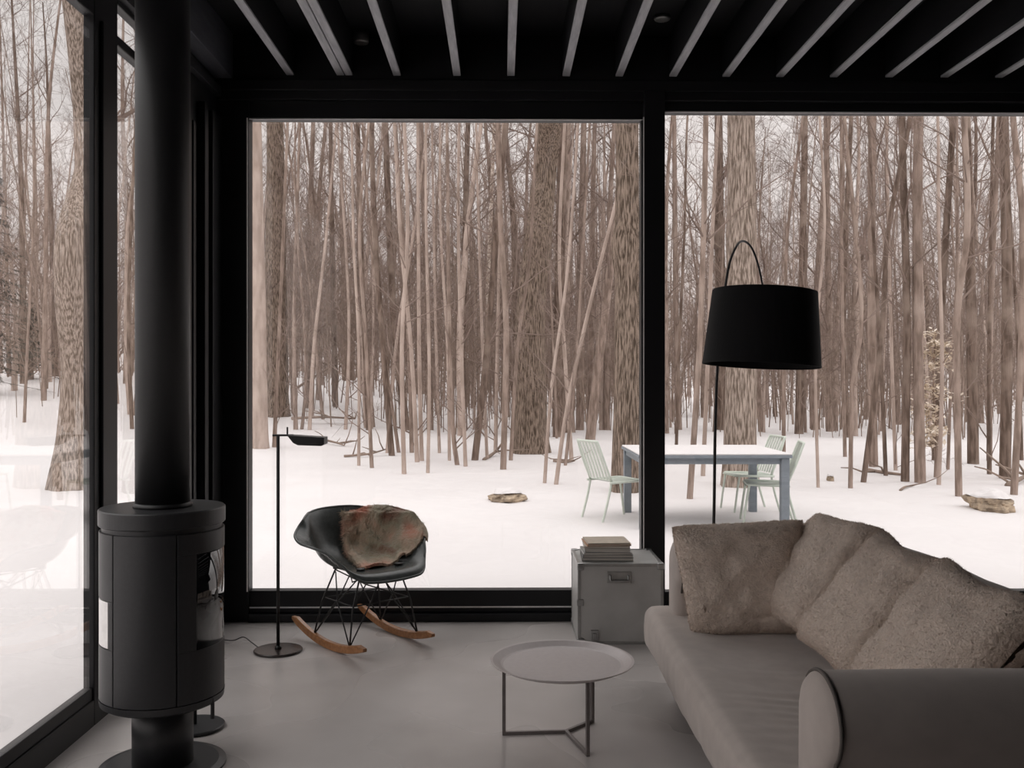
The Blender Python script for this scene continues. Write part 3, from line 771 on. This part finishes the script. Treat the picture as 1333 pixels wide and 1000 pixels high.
def garden_chair(label, loc, rz):
    t = thing('garden_chair', (0,0,0), label, 'chair', 'mint garden chairs in the snow')
    r = .0135; sw = .24
    for s in (-1, 1):   # forward = +x
        MB().tube(crom([(-.30,s*.22,-.05),(-.21,s*.22,.25),(-.17,s*.22,.44)],5), r, 8).build('leg', 'mint', t, smooth=True)
        MB().tube(crom([(.29,s*.22,-.05),(.25,s*.22,.25),(.22,s*.22,.44)],5), r, 8).build('leg', 'mint', t, smooth=True)
    MB().tube([(-.20,-sw,.43),(.22,-sw,.44),(.24,-sw+.03,.44),(.24,sw-.03,.44),(.22,sw,.44),(-.20,sw,.43)], r, 8).build('seat_frame', 'mint', t, smooth=True)
    sl = MB()
    for i in range(7):
        y = -.20+.40*i/6
        rows = [[(-.2+.46*k/12, y+dy, .45-.02*math.sin(PI*k/12)+(-.02 if k==12 else 0)) for dy in (-.026,.026)] for k in range(13)]
        sl.grid(rows); sl.grid([[(a,b,c-.006) for a,b,c in rr][::-1] for rr in rows])
    sl.build('seat_slats', 'mint', t)
    bf = crom([(-.17,-.22,.44),(-.27,-.225,.68),(-.34,-.21,.87),(-.35,-.17,.885),(-.35,.17,.885),(-.34,.21,.87),(-.27,.225,.68),(-.17,.22,.44)],3)
    MB().tube(bf, r, 8).build('back_frame', 'mint', t, smooth=True)
    sb = MB()
    for i in range(6):
        y = -.17+.34*i/5
        rows = [[(-.19-.16*(k/8)**1.1, y+dy, .46+.42*k/8) for dy in (-.018,.018)] for k in range(9)]
        sb.grid(rows); sb.grid([[(a-.006,b,c) for a,b,c in rr][::-1] for rr in rows])
    sb.build('back_slats', 'mint', t)
    move(t, loc, rz); return t
garden_chair('pale mint slatted garden chair at the left end of the snowy table', (1.27, 10.8, GZ), rd(26))
garden_chair('pale mint garden chair at the right end of the table, the nearer one there', (2.92, 10.45, GZ), rd(180-10))
garden_chair('pale mint garden chair at the right end of the table, the farther one there', (2.98, 11.45, GZ), rd(180+8))

# ------------------------------------------------------------------ trees
def wig(rg, base, direc, L, n, wob, up=.0):
    pts = [Vector(base)]; d = Vector(direc).normalized()
    for i in range(n):
        d = (d + Vector((rg.gauss(0,wob), rg.gauss(0,wob), rg.gauss(0,wob)+up))).normalized()
        pts.append(pts[-1]+d*(L/n))
    return pts
def grow(rg, m_, base, direc, L, r, depth, kids, sides=3):
    n = 4 if depth > 0 else 2
    pts = wig(rg, base, direc, L, n, .16 if depth else .22, .07)
    rr = [max(.0025, r*(1-.75*i/n)) for i in range(n+1)]
    m_.tube(pts, rr, sides if depth > 0 else 3, cap=False)
    if depth <= 0: return
    for k in range(kids[depth]):
        f = rg.uniform(.2, 1); i = min(n-1, int(f*n)); p = pts[i].lerp(pts[i+1], f*n-i)
        d0 = (pts[i+1]-pts[i]).normalized()
        ax = Vector((rg.gauss(0,1), rg.gauss(0,1), rg.gauss(0,.5))); ax = (ax-d0*ax.dot(d0)).normalized()
        grow(rg, m_, p, d0*.75+ax*.65+Vector((0,0,.12)), L*rg.uniform(.3,.55), rr[i]*.55, depth-1, kids, 3)
def branches(rg, m_, path, rads, h0, n, Lb, depth=2, kids={1:4,2:5}, elev=(.5,1.3), rs=.33, topbias=1.0):
    N = len(path)-1; H = path[-1].z-path[0].z
    for k in range(n):
        f = h0+(1-h0)*rg.random()**topbias; f = min(f, .995)
        i = min(N-1, int(f*N)); p = path[i].lerp(path[i+1], f*N-i)
        az = rg.uniform(0, 2*PI); e = rg.uniform(*elev)
        d = Vector((math.cos(az), math.sin(az), e*1.0))
        r = min(rads[i]*rs*rg.uniform(.6,1.2), .09)
        grow(rg, m_, p, d, Lb*rg.uniform(.5,1.1)*(1-.45*f), max(.006, r), depth, kids, 4)
def trunk_mesh(path, rads, sides, flare=0, rough_=0, seed=0):
    m_ = MB()
    P = path; vs = []; fs = []; ref = Vector((1,0,0))
    for i, p in enumerate(P):
        d = (P[min(i+1,len(P)-1)]-P[max(i-1,0)]).normalized()
        x = (ref-d*ref.dot(d)).normalized(); y = d.cross(x)
        for k in range(sides):
            a = 2*PI*k/sides; R_ = rads[i]
            hgt = p.z-P[0].z
            if flare: R_ *= 1+flare*math.exp(-max(hgt,0)/.45)*(.7+.5*math.cos(a*5+seed))
            if rough_: R_ *= 1+rough_*noise.noise(Vector((math.cos(a)*3+seed, math.sin(a)*3, p.z*1.2)))+rough_*.6*noise.noise(Vector((math.cos(a)*12, math.sin(a)*12+seed, p.z*1.5)))
            vs.append(tuple(p+(x*math.cos(a)+y*math.sin(a))*R_))
    for i in range(len(P)-1):
        for k in range(sides): fs.append((i*sides+k, i*sides+(k+1)%sides, (i+1)*sides+(k+1)%sides, (i+1)*sides+k))
    return m_.add(vs, fs)

def tree_at(pix, wpx, barkm, label, group, seed, Htot=15, nb=16, Lb=3.0, h0=.3, kids={1:4,2:5}, hero=False, burl=None, d=None, taper=.5, name='bare_tree', depth=2):
    """pix: list of (px,py) from base upwards as seen in the photo; the trunk stands at its ground hit."""
    rg = random.Random(seed)
    if d is None: base = hit(*pix[0])
    else:
        base = at(pix[0][0], pix[0][1], d); base.z = ground(base.x, base.y)
    Y = base.y; pts = [Vector((base.x, Y, base.z-.25)), Vector(base)]
    for k, (px, py) in enumerate(pix[1:]):
        q = at(px, py, Y); q.y += .25*(k+1)*rg.uniform(-1,1)*.6; pts.append(q)
    dd = (pts[-1]-pts[-2]).normalized()
    while pts[-1].z < base.z+Htot:
        dd = (dd+Vector((rg.gauss(0,.05), rg.gauss(0,.05), .10))).normalized(); pts.append(pts[-1]+dd*2.0)
    path = crom(pts, 10 if hero else 4)
    r0 = wpx*Y/F/2; z0 = base.z; H = path[-1].z-z0
    rads = [r0*(1-(1-taper)*min(1, max(0, (p.z-z0))/8.0)) * (1-.75*max(0, (p.z-z0-8)/(max(H-8, 1)))) for p in path]
    rads = [max(.012, x) for x in rads]
    if burl:
        zb_ = at(pix[0][0], burl, Y).z
        rads = [r_*(1+.35*math.exp(-((p.z-zb_)/.28)**2)) for r_, p in zip(rads, path)]
    t = thing(name, base, label, 'tree', group)
    trunk_mesh(path, rads, 40 if hero else 10, flare=.35 if hero else .12, rough_=.07 if hero else 0, seed=seed).build('trunk', barkm, t, smooth=True)
    m_ = MB(); branches(rg, m_, path, rads, h0, nb, Lb, depth, kids); m_.build('branches', 'twig', t)
    return t

G1 = None
# big, individually recognisable trees
tree_at([(691,590),(690,420),(700,320),(710,220),(717,150)], 44, 'bark_old', 'thick furrowed tree leaning right in the middle of the left big window', None, 11, hero=True, taper=.62, h0=.55, nb=12)
tree_at([(815,655),(817,500),(818,330),(818,150)], 37, 'bark_old', 'thick rough-barked tree with a burl just left of the centre post', None, 12, hero=True, taper=.68, burl=322, h0=.45, nb=12, d=13.2)
tree_at([(962,640),(963,500),(968,330),(969,150)], 42, 'bark_oldpale', 'thick pale furrowed tree directly behind the drum lamp shade', None, 13, hero=True, taper=.74, h0=.5, nb=12, d=13.8)
tree_at([(359,541),(360,400),(358,280),(357,150)], 33, 'bark_old', 'thick dark-barked tree at the left edge of the left big window', None, 14, hero=True, taper=.66, h0=.5, nb=10)
tree_at([(90,638),(97,500),(103,330),(108,200),(112,0)], 46, 'bark_oldpale', 'broad flared tree trunk seen through the left side glazing', None, 15, hero=True, taper=.55, h0=.35, nb=14)
tree_at([(339,584),(338,420),(335,300),(333,150)], 19, 'bark_pale', 'pale smooth trunk hugging the left frame of the left big window', None, 16, hero=True, taper=.8, h0=.5, nb=8)
tree_at([(628,560),(634,400),(640,250),(643,150)], 6, 'bark_white', 'slim white-barked birch near the middle of the left big window', None, 17, taper=.8, h0=.4, nb=10)
tree_at([(940,560),(938,400),(937,300),(934,150)], 15, 'bark_dark', 'dark medium tree immediately left of the thick one behind the lamp shade', None, 18, taper=.85, h0=.3, nb=18)
tree_at([(1267,604),(1266,400),(1263,150)], 14, 'bark_dark', 'straight dark tree rising left of the small stump at far right', None, 19, taper=.8, h0=.3, nb=18)
tree_at([(1198,629),(1199,400),(1200,150)], 14, 'bark_mid', 'sturdy brown tree beside the leafy beech sapling', None, 20, taper=.85, h0=.3, nb=18)
tree_at([(1308,623),(1307,400),(1311,150)], 14, 'bark_dark', 'dark tree rising just above the snowy stump at right', None, 21, taper=.85, h0=.25, nb=18)
G2 = 'medium bare trees through the right big window'; L2 = 'medium bare brown tree among the woods in the right big window'
G3 = 'slim saplings through the left big window'; L3_ = 'slim bare sapling in front of the woods in the left big window'
G4 = 'slim saplings through the right big window'; L4 = 'slim bare sapling at the edge of the woods in the right big window'
mids = [([(1178,628),(1180,400),(1182,150)],12),([(1137,608),(1134,430),(1130,300),(1128,150)],13),([(1248,648),(1248,420),(1246,300),(1245,150)],10),([(1124,628),(1143,440),(1160,300),(1175,150)],8),
 ([(1320,645),(1327,480),(1333,300),(1336,150)],10),([(1080,562),(1078,400),(1075,150)],11),([(1040,565),(1045,400),(1047,150)],13),([(898,650),(905,530),(912,400),(918,150)],9),([(884,560),(880,400),(876,150)],9),
 ([(1218,600),(1222,400),(1240,150)],11),([(1288,600),(1290,400),(1296,150)],8),([(1060,560),(1062,380),(1080,150)],10),([(1102,570),(1100,400),(1104,150)],9)]
for i, (pp_, w_) in enumerate(mids): tree_at(pp_, w_*.88, 'bark_mid' if i % 3 else 'bark_dark', L2, G2, 40+i, taper=.8, h0=.22, nb=22, Lb=3.2)
G5 = 'medium bare trees through the left big window'; L5 = 'medium bare brown tree among the woods in the left big window'
mids2 = [([(727,569),(728,420),(732,150)],17),([(692+76,557),(770,400),(775,150)],10),([(437,530),(434,350),(430,150)],8),([(402,520),(402,350),(408,150)],9),([(510,594),(496,430),(488,300),(486,150)],9),
 ([(655,612),(659,430),(652,300),(648,150)],9),([(529,560),(512,400),(500,150)],11),([(560,560),(556,400),(548,150)],10),([(600,560),(603,400),(610,150)],10),([(755,560),(757,300),(760,150)],12),([(480,560),(470,300),(465,150)],8),([(790,560),(793,300),(800,150)],9),([(618,600),(632,480),(640,380),(660,150)],10)]
for i, (pp_, w_) in enumerate(mids2): tree_at(pp_, w_*.88, 'bark_mid' if i % 2 else 'bark_dark', L5, G5, 70+i, taper=.8, h0=.25, nb=20, Lb=3.0)
sap1 = [[(467,607),(468,450),(460,300),(455,150)],[(484,610),(476,450),(470,300),(476,150)],[(526,618),(524,450),(530,300),(528,150)],[(557,617),(558,480),(555,300),(553,150)],[(357,583),(360,470),(366,300),(372,150)],
 [(585,600),(582,450),(574,300),(572,150)],[(606,608),(600,450),(596,300),(600,150)],[(595,606),(590,560),(585,450),(580,150)],[(709,630),(718,500),(740,350),(755,150)],[(724,632),(738,530),(760,430),(785,330)],[(736,607),(750,480),(757,350),(770,150)],
 [(645,590),(648,430),(655,150)],[(543,602),(535,450),(520,300),(512,150)],[(519,590),(500,450),(480,300),(470,150)],[(549,600),(546,450),(545,150)],[(572,590),(566,400),(563,150)],[(665,600),(674,450),(690,330),(700,150)],
 [(783,560),(785,400),(786,150)],[(504,590),(515,450),(540,300),(560,150)],[(536,590),(530,420),(515,150)],[(634,598),(628,450),(620,150)],[(403,560),(410,450),(425,300),(440,150)],[(385,560),(383,400),(390,150)],[(450,560),(455,400),(440,150)],[(744,600),(735,450),(728,330),(735,150)]]
for i, pp_ in enumerate(sap1): tree_at(pp_, 4.2+(i*37%5)*.45, ['bark_pale','bark_mid','bark_pale'][i%3], L3_, G3, 100+i, Htot=10, taper=.6, h0=.2, nb=12, Lb=1.7, kids={1:4,2:4})
sap2 = [[(1065,636),(1064,450),(1066,300),(1060,150)],[(1107,637),(1110,500),(1112,400),(1108,150)],[(1153,620),(1148,480),(1140,300),(1130,150)],[(1166,613),(1164,450),(1160,150)],[(1234,612),(1238,480),(1245,350),(1260,150)],[(1288,618),(1292,450),(1300,150)],
 [(1222,632),(1222,480),(1225,300)],[(1100,595),(1098,450),(1090,150)],[(880,600),(884,450),(892,300),(900,150)],[(915,620),(918,500),(925,300),(930,150)],[(1020,600),(1023,450),(1030,300),(1040,150)],[(1330,600),(1325,400),(1315,150)],[(1215,590),(1205,400),(1195,150)]]
for i, pp_ in enumerate(sap2): tree_at(pp_, 4.4+(i*31%4)*.5, ['bark_pale','bark_mid','bark_dark'][i%3], L4, G4, 140+i, Htot=10, taper=.6, h0=.2, nb=12, Lb=1.7, kids={1:4,2:4})
G6 = 'bare trees beyond the left side glazing'; L6 = 'bare tree standing in the snow beyond the left side glazing'
left = [([(31,500),(28,350),(22,200),(14,0)],9),([(57,522),(58,350),(62,150),(70,0)],7),([(12,490),(8,300),(2,0)],6),([(72,490),(68,300),(60,100),(52,0)],8),([(44,470),(46,300),(40,0)],7),([(165,500),(166,300),(163,150),(160,0)],9),([(172,560),(170,400),(176,100)],5),([(150,480),(145,300),(140,0)],9),
        ([(22,470),(30,300),(36,0)],5)]
for i, (pp_, w_) in enumerate(left): tree_at(pp_, w_, ['bark_dark','bark_mid','bark_mid'][i%3], L6, G6, 170+i, Htot=16, taper=.7, h0=.2, nb=26, Lb=3.6)

# prototypes for the wood behind
protos = []
rgp = random.Random(77)
def proto(i, H, r0, barkm, nb, Lb, h0, kids):
    rg = random.Random(500+i)
    lean = Vector((rg.gauss(0,.05), rg.gauss(0,.05), 1)); pts = [Vector((0,0,-.4))]; d = lean.normalized()
    while pts[-1].z < H:
        d = (d+Vector((rg.gauss(0,.035), rg.gauss(0,.035), .03))).normalized(); pts.append(pts[-1]+d*1.2)
    path = crom(pts, 2); rads = [max(.012, r0*(1-.85*max(0,p.z)/H)) for p in path]
    tm = trunk_mesh(path, rads, 8, flare=.15, seed=i); bm_ = MB(); branches(rg, bm_, path, rads, h0, nb, Lb, 2, kids)
    def mk(mbx, name, mname):
        me = bpy.data.meshes.new(name); me.from_pydata(mbx.v, [], mbx.f); me.update(); me.polygons.foreach_set('use_smooth', [True]*len(me.polygons)); me.materials.append(M[mname]); return me
    return mk(tm, 'trunk', barkm), mk(bm_, 'branches', 'twig')
big = [proto(i, 17, .13+.02*(i%3), ['bark_mid','bark_dark','bark_mid','bark_pale'][i%4], 26, 3.6, .2, {1:4,2:5}) for i in range(8)]
thin = [proto(20+i, 11, .042, ['bark_pale','bark_mid','bark_mid'][i%3], 30, 2.3, .12, {1:5,2:5}) for i in range(7)]
def inst(kind, x, y, sc, rz, label, group):
    tm, bm_ = kind
    o = bpy.data.objects.new('bare_tree', None); C.objects.link(o); o.empty_display_size = .2
    move(o, (x, y, ground(x, y)), rz, sc); tag(o, label, 'tree', group)
    for nm_, me in (('trunk', tm), ('branches', bm_)):
        c_ = bpy.data.objects.new(nm_, me); C.objects.link(c_); c_.parent = o
rg = random.Random(9)
cnt = 0
Lw = {'l': ('bare tree deeper in the snowy woods, beyond the left side glazing', 'deeper trees beyond the left side glazing'),
      'm': ('bare tree deeper in the woods, seen through the left big window', 'deeper trees through the left big window'),
      'r': ('bare tree deeper in the woods, seen through the right big window', 'deeper trees through the right big window')}
while cnt < 205:
    u = rg.random()
    if u < .45: px = rg.uniform(325, 836)
    elif u < .90: px = rg.uniform(866, 1345)
    else: px = rg.uniform(-25, 178)
    Y = 25+27*rg.random()**.9
    if px > 866 and Y < 28: continue
    p = at(px, 495, Y)
    k = 'l' if px < 180 else ('m' if px < 850 else 'r')
    if rg.random() < .32: inst(rg.choice(big), p.x, Y, rg.uniform(.55,1.0), rg.uniform(0,6.28), *Lw[k])
    else: inst(rg.choice(thin), p.x, Y, rg.uniform(.8,1.3), rg.uniform(0,6.28), *Lw[k])
    cnt += 1

# the far wood: uncountable
def far_wood(n, d0, d1, seed, smin=.05, smax=.12, H=(12,19), nb=12, name='distant_woods', k2=3):
    rg = random.Random(seed); m_ = MB()
    for i in range(n):
        Y = d0+(d1-d0)*rg.random(); X = Y*rg.uniform(-1.08, .84); z = ground(X, Y); r0 = rg.uniform(smin, smax); h = rg.uniform(*H)
        if (X/Y < -.36 and rg.random() < .62) or (X/Y > .17 and rg.random() < .42): continue
        pts = wig(rg, (X,Y,z-.2), (rg.gauss(0,.05), rg.gauss(0,.05), 1), h, 6, .035, .03)
        m_.tube(pts, [r0*(1-.8*j/6) for j in range(7)], 5, cap=False)
        for k in range(nb):
            f = rg.uniform(.12, 1)*6; j = min(5, int(f)); p = pts[j].lerp(pts[j+1], f-j)
            az = rg.uniform(0, 6.28); L = rg.uniform(.15,.26)*h*(1.1-f/7)
            bp = wig(rg, p, (math.cos(az), math.sin(az), rg.uniform(.5,1.5)), L, 3, .15, .05)
            m_.tube(bp, [max(.009, r0*.28*(1-.7*q/3)) for q in range(4)], 3, cap=False)
            for q in range(k2):
                g_ = rg.uniform(.3,1)*3; jj = min(2, int(g_)); p2 = bp[jj].lerp(bp[jj+1], g_-jj); az = rg.uniform(0, 6.28)
                m_.tube(wig(rg, p2, (math.cos(az), math.sin(az), rg.uniform(.3,1.4)), L*.5, 2, .2, .05), [.010,.007,.004], 3, cap=False)
    return m_
o = far_wood(1850, 46, 100, 5, .03, .085, (9, 16), 15, k2=5).build(name:='distant_woods', 'far')
tag(o, 'dense mass of distant bare trees behind the nearer trunks', 'woods', kind='stuff')
o = far_wood(2700, 26, 72, 6, .010, .024, (3.0, 9), 9, k2=3).build('sapling_thicket', 'trunkbase')
tag(o, 'brown thicket of thin brush and whips between the tree trunks', 'brush', kind='stuff')

# leafy beech sapling
rg = random.Random(21)
bs = hit(1217, 622)
t = thing('beech_sapling', bs, 'small beech sapling still carrying pale tan leaves, in the right big window', 'tree')
Yb = bs.y; H = at(1217, 425, Yb).z-bs.z
pts = [bs+Vector((0,0,-.2)), bs+Vector((.02,0,H*.3)), bs+Vector((-.03,0,H*.65)), bs+Vector((.03,0,H))]
path = crom(pts, 5); MB().tube(path, [.03*(1-.8*i/15) for i in range(16)], 6).build('trunk', 'bark_mid', t, smooth=True)
bm1 = MB(); lf = MB()
for i in range(34):
    f = rg.uniform(.28, 1); j = min(14, int(f*15)); p = path[j]; az = rg.uniform(0,6.28); L = H*.16*(1.25-f)*rg.uniform(.8,1.3)
    bp = wig(rg, p, (math.cos(az), math.sin(az), .15), L, 3, .15, -.02); bm1.tube(bp, [.008,.006,.004,.003], 3, cap=False)
    for q in range(46):
        c0 = bp[rg.randrange(1,4)]+Vector((rg.gauss(0,.10), rg.gauss(0,.10), rg.gauss(0,.035)))
        a_ = Vector((rg.gauss(0,1), rg.gauss(0,1), rg.gauss(0,.35))).normalized(); b_ = a_.cross(Vector((0,0,1))).normalized()
        l_ = rg.uniform(.045,.075)
        lf.add([tuple(c0-a_*l_), tuple(c0+b_*l_*.45), tuple(c0+a_*l_), tuple(c0-b_*l_*.45)], [(0,1,2,3)])
bm1.build('branches', 'twig', t); q = lf.build('leaves', 'leafpale', t)

# dark evergreen at far left
def conifer(px, py, d, H, label, seed, w=.26):
    rg = random.Random(seed); p0 = at(px, py, d); p0.z = ground(p0.x, p0.y)
    t = thing('evergreen_tree', p0, label, 'tree')
    MB().tube([p0+Vector((0,0,-.2)), p0+Vector((0,0,H))], [.14,.02], 8).build('trunk', 'bark_dark', t)
    m_ = MB()
    for i in range(190):
        f = rg.random()**.8; z = .5+f*(H-.5); L = H*w*(1.02-f)*rg.uniform(.7,1.1); az = rg.uniform(0,6.28)
        dr = Vector((math.cos(az), math.sin(az), -.18)); b0 = p0+Vector((0,0,z)); 
        m_.tube([b0, b0+dr*L], [.012,.004], 3, cap=False)
        for q in range(22):
            c0 = b0+dr*L*rg.uniform(.15,1); sd = Vector((-dr.y, dr.x, rg.uniform(-.6,.1)))*rg.choice((-1,1))
            e_ = c0+(sd*.6+dr*.6)*rg.uniform(.12,.32); w_ = Vector((0,0,1)).cross(e_-c0).normalized()*.025
            m_.add([tuple(c0-w_), tuple(c0+w_), tuple(e_+Vector((0,0,-.05)))], [(0,1,2)])
    m_.build('foliage', 'needle', t)
conifer(-6, 460, 34, 8.0, 'dark evergreen at the extreme left edge beyond the side glazing', 31)
conifer(40, 460, 40, 3.2, 'low dark evergreen shrub in the snow beyond the left side glazing', 32, w=.45)

# stump, log, fallen branches
def lump(name, px, py, w, h, dp, label, cat, seed, matn='rock', snowcap=False):
    p0 = hit(px, py); k = p0.y/F; m_ = MB(); n = 26
    W2, H2, D2 = w*k/2, h*k, dp/2
    rows = []
    for i in range(n+1):
        th = PI*i/n - PI/2; row = []
        for j in range(40):
            a = 2*PI*j/40
            v = Vector((math.cos(th)*math.cos(a), math.cos(th)*math.sin(a), math.sin(th)))
            s_ = 1+.35*noise.noise(v*1.6+Vector((seed,0,0)))+.12*noise.noise(v*5+Vector((0,seed,0)))
            v = v*s_; row.append((p0.x+v.x*W2, p0.y+D2*.6+v.y*D2, p0.z+max(-.1, v.z*H2*.62+H2*.3)))
        rows.append(row)
    m_.grid(rows, closed=True)
    o_ = None
    t = thing(name, p0, label, cat)
    m_.build('weathered_core', matn, t, smooth=False)
    c_ = MB(); r2 = [[(x*1.0, y, z+.02+.015*noise.noise(Vector((x*4,y*4,0)))) for (x,y,z) in r_] for r_ in rows[int(n*.66):]]
    c_.grid(r2, closed=True); q = c_.build('snow_cap', 'snow', t, smooth=True)
lump('tree_stump', 1300, 668, 54, 26, .7, 'broken brown stump with snow on it, at far right in the snow', 'stump', 3)
lump('snowy_rock', 660, 655, 46, 15, .5, 'low snow-topped rock in the clearing behind the left big window', 'rock', 8)
lump('snowy_rock', 1082, 627, 9, 8, .15, 'tiny dark rock poking out of the snow right of the table', 'rock', 5)
def deadbranch(pix, r, label, seed, twigs=5):
    pts = []
    for px, py, zoff in pix:
        p = hit(px, py+zoff); q = at(px, py, p.y); q.z = max(q.z, ground(q.x,q.y)+.01); pts.append(q)
    ym = pts[0].y
    m_ = MB(); path = crom(pts, 5); n = len(path)
    m_.tube(path, [r*(1-.6*i/n) for i in range(n)], 6)
    rg = random.Random(seed)
    for k in range(twigs):
        i = rg.randrange(2, n); m_.tube(wig(rg, path[i], (rg.gauss(0,1), rg.gauss(0,.5), rg.uniform(.1,.7)), rg.uniform(.3,.8), 3, .2), [r*.5,r*.4,r*.3,r*.2], 4)
    o_ = m_.build('fallen_branch', 'trunkbase', org=tuple(path[0]), smooth=True); tag(o_, label, 'branch', 'fallen branches on the snow')
deadbranch([(380,545,6),(420,543,10),(462,545,6)], .05, 'long bare fallen branch lying in the snow left of centre in the left big window', 1, 8)
deadbranch([(448,594,2),(480,591,5),(502,585,8)], .03, 'short fallen branch below the slim saplings right of the reading lamp', 2, 4)
deadbranch([(382,508,25),(410,490,45),(442,470,60)], .05, 'dead branch slanting up between trunks above the reading lamp', 3, 3)
deadbranch([(420,572,6),(440,577,4),(448,580,2)], .03, 'crooked twig lying just right of the reading lamp head', 4, 6)
deadbranch([(630,600,0),(645,588,6),(655,575,20)], .04, 'short slanting dead branch left of the thick leaning tree', 5, 2)
deadbranch([(1130,612,2),(1150,615,2),(1176,618,2)], .04, 'straight fallen branch between two trees in the right big window', 6, 2)
deadbranch([(1172,640,0),(1178,634,3),(1190,632,1)], .02, 'small curved twig in the snow in front of the right trees', 7, 1)
deadbranch([(1312,632,2),(1325,625,6),(1340,618,8)], .05, 'forked dead branch beside the snowy stump at right', 8, 5)
deadbranch([(720,600,4),(735,602,2),(748,600,3)], .025, 'thin twig on the snow right of the thick leaning tree', 9, 4)

# ------------------------------------------------------------------ sky, camera
wld = bpy.data.worlds.new('overcast'); bpy.context.scene.world = wld; wld.use_nodes = True
nt = wld.node_tree; N = nt.nodes; L = nt.links; bg = N['Background']
tc = N.new('ShaderNodeTexCoord'); sp = N.new('ShaderNodeSeparateXYZ'); L.new(tc.outputs['Generated'], sp.inputs[0])
rp = N.new('ShaderNodeValToRGB'); L.new(sp.outputs['Z'], rp.inputs['Fac'])
rp.color_ramp.elements[0].position = .0; rp.color_ramp.elements[0].color = (.95,.86,.84,1)
rp.color_ramp.elements[1].position = 1; rp.color_ramp.elements[1].color = (2.5,2.42,2.42,1)
e = rp.color_ramp.elements.new(.34); e.color = (.98,.92,.91,1)
e = rp.color_ramp.elements.new(.58); e.color = (2.1,2.05,2.05,1)
L.new(rp.outputs['Color'], bg.inputs['Color']); bg.inputs['Strength'].default_value = 1.0
cam = bpy.data.cameras.new('camera'); co = bpy.data.objects.new('camera', cam); C.objects.link(co)
cam.sensor_width = 36; cam.lens = F/1333*36; cam.shift_y = -5/1333; cam.clip_start = .02; cam.clip_end = 400
co.location = (0,0,EYE); co.rotation_euler = (PI/2, 0, -YAW)
S = bpy.context.scene; S.camera = co
S.view_settings.view_transform = 'Standard'; S.view_settings.look = 'None'; S.view_settings.exposure = 0; S.view_settings.gamma = 1
S.view_settings.use_curve_mapping = False
S.cycles.transparent_max_bounces = 16; S.cycles.max_bounces = 10; S.cycles.diffuse_bounces = 5
for o in bpy.data.objects:
    if '_org' in o: del o['_org']
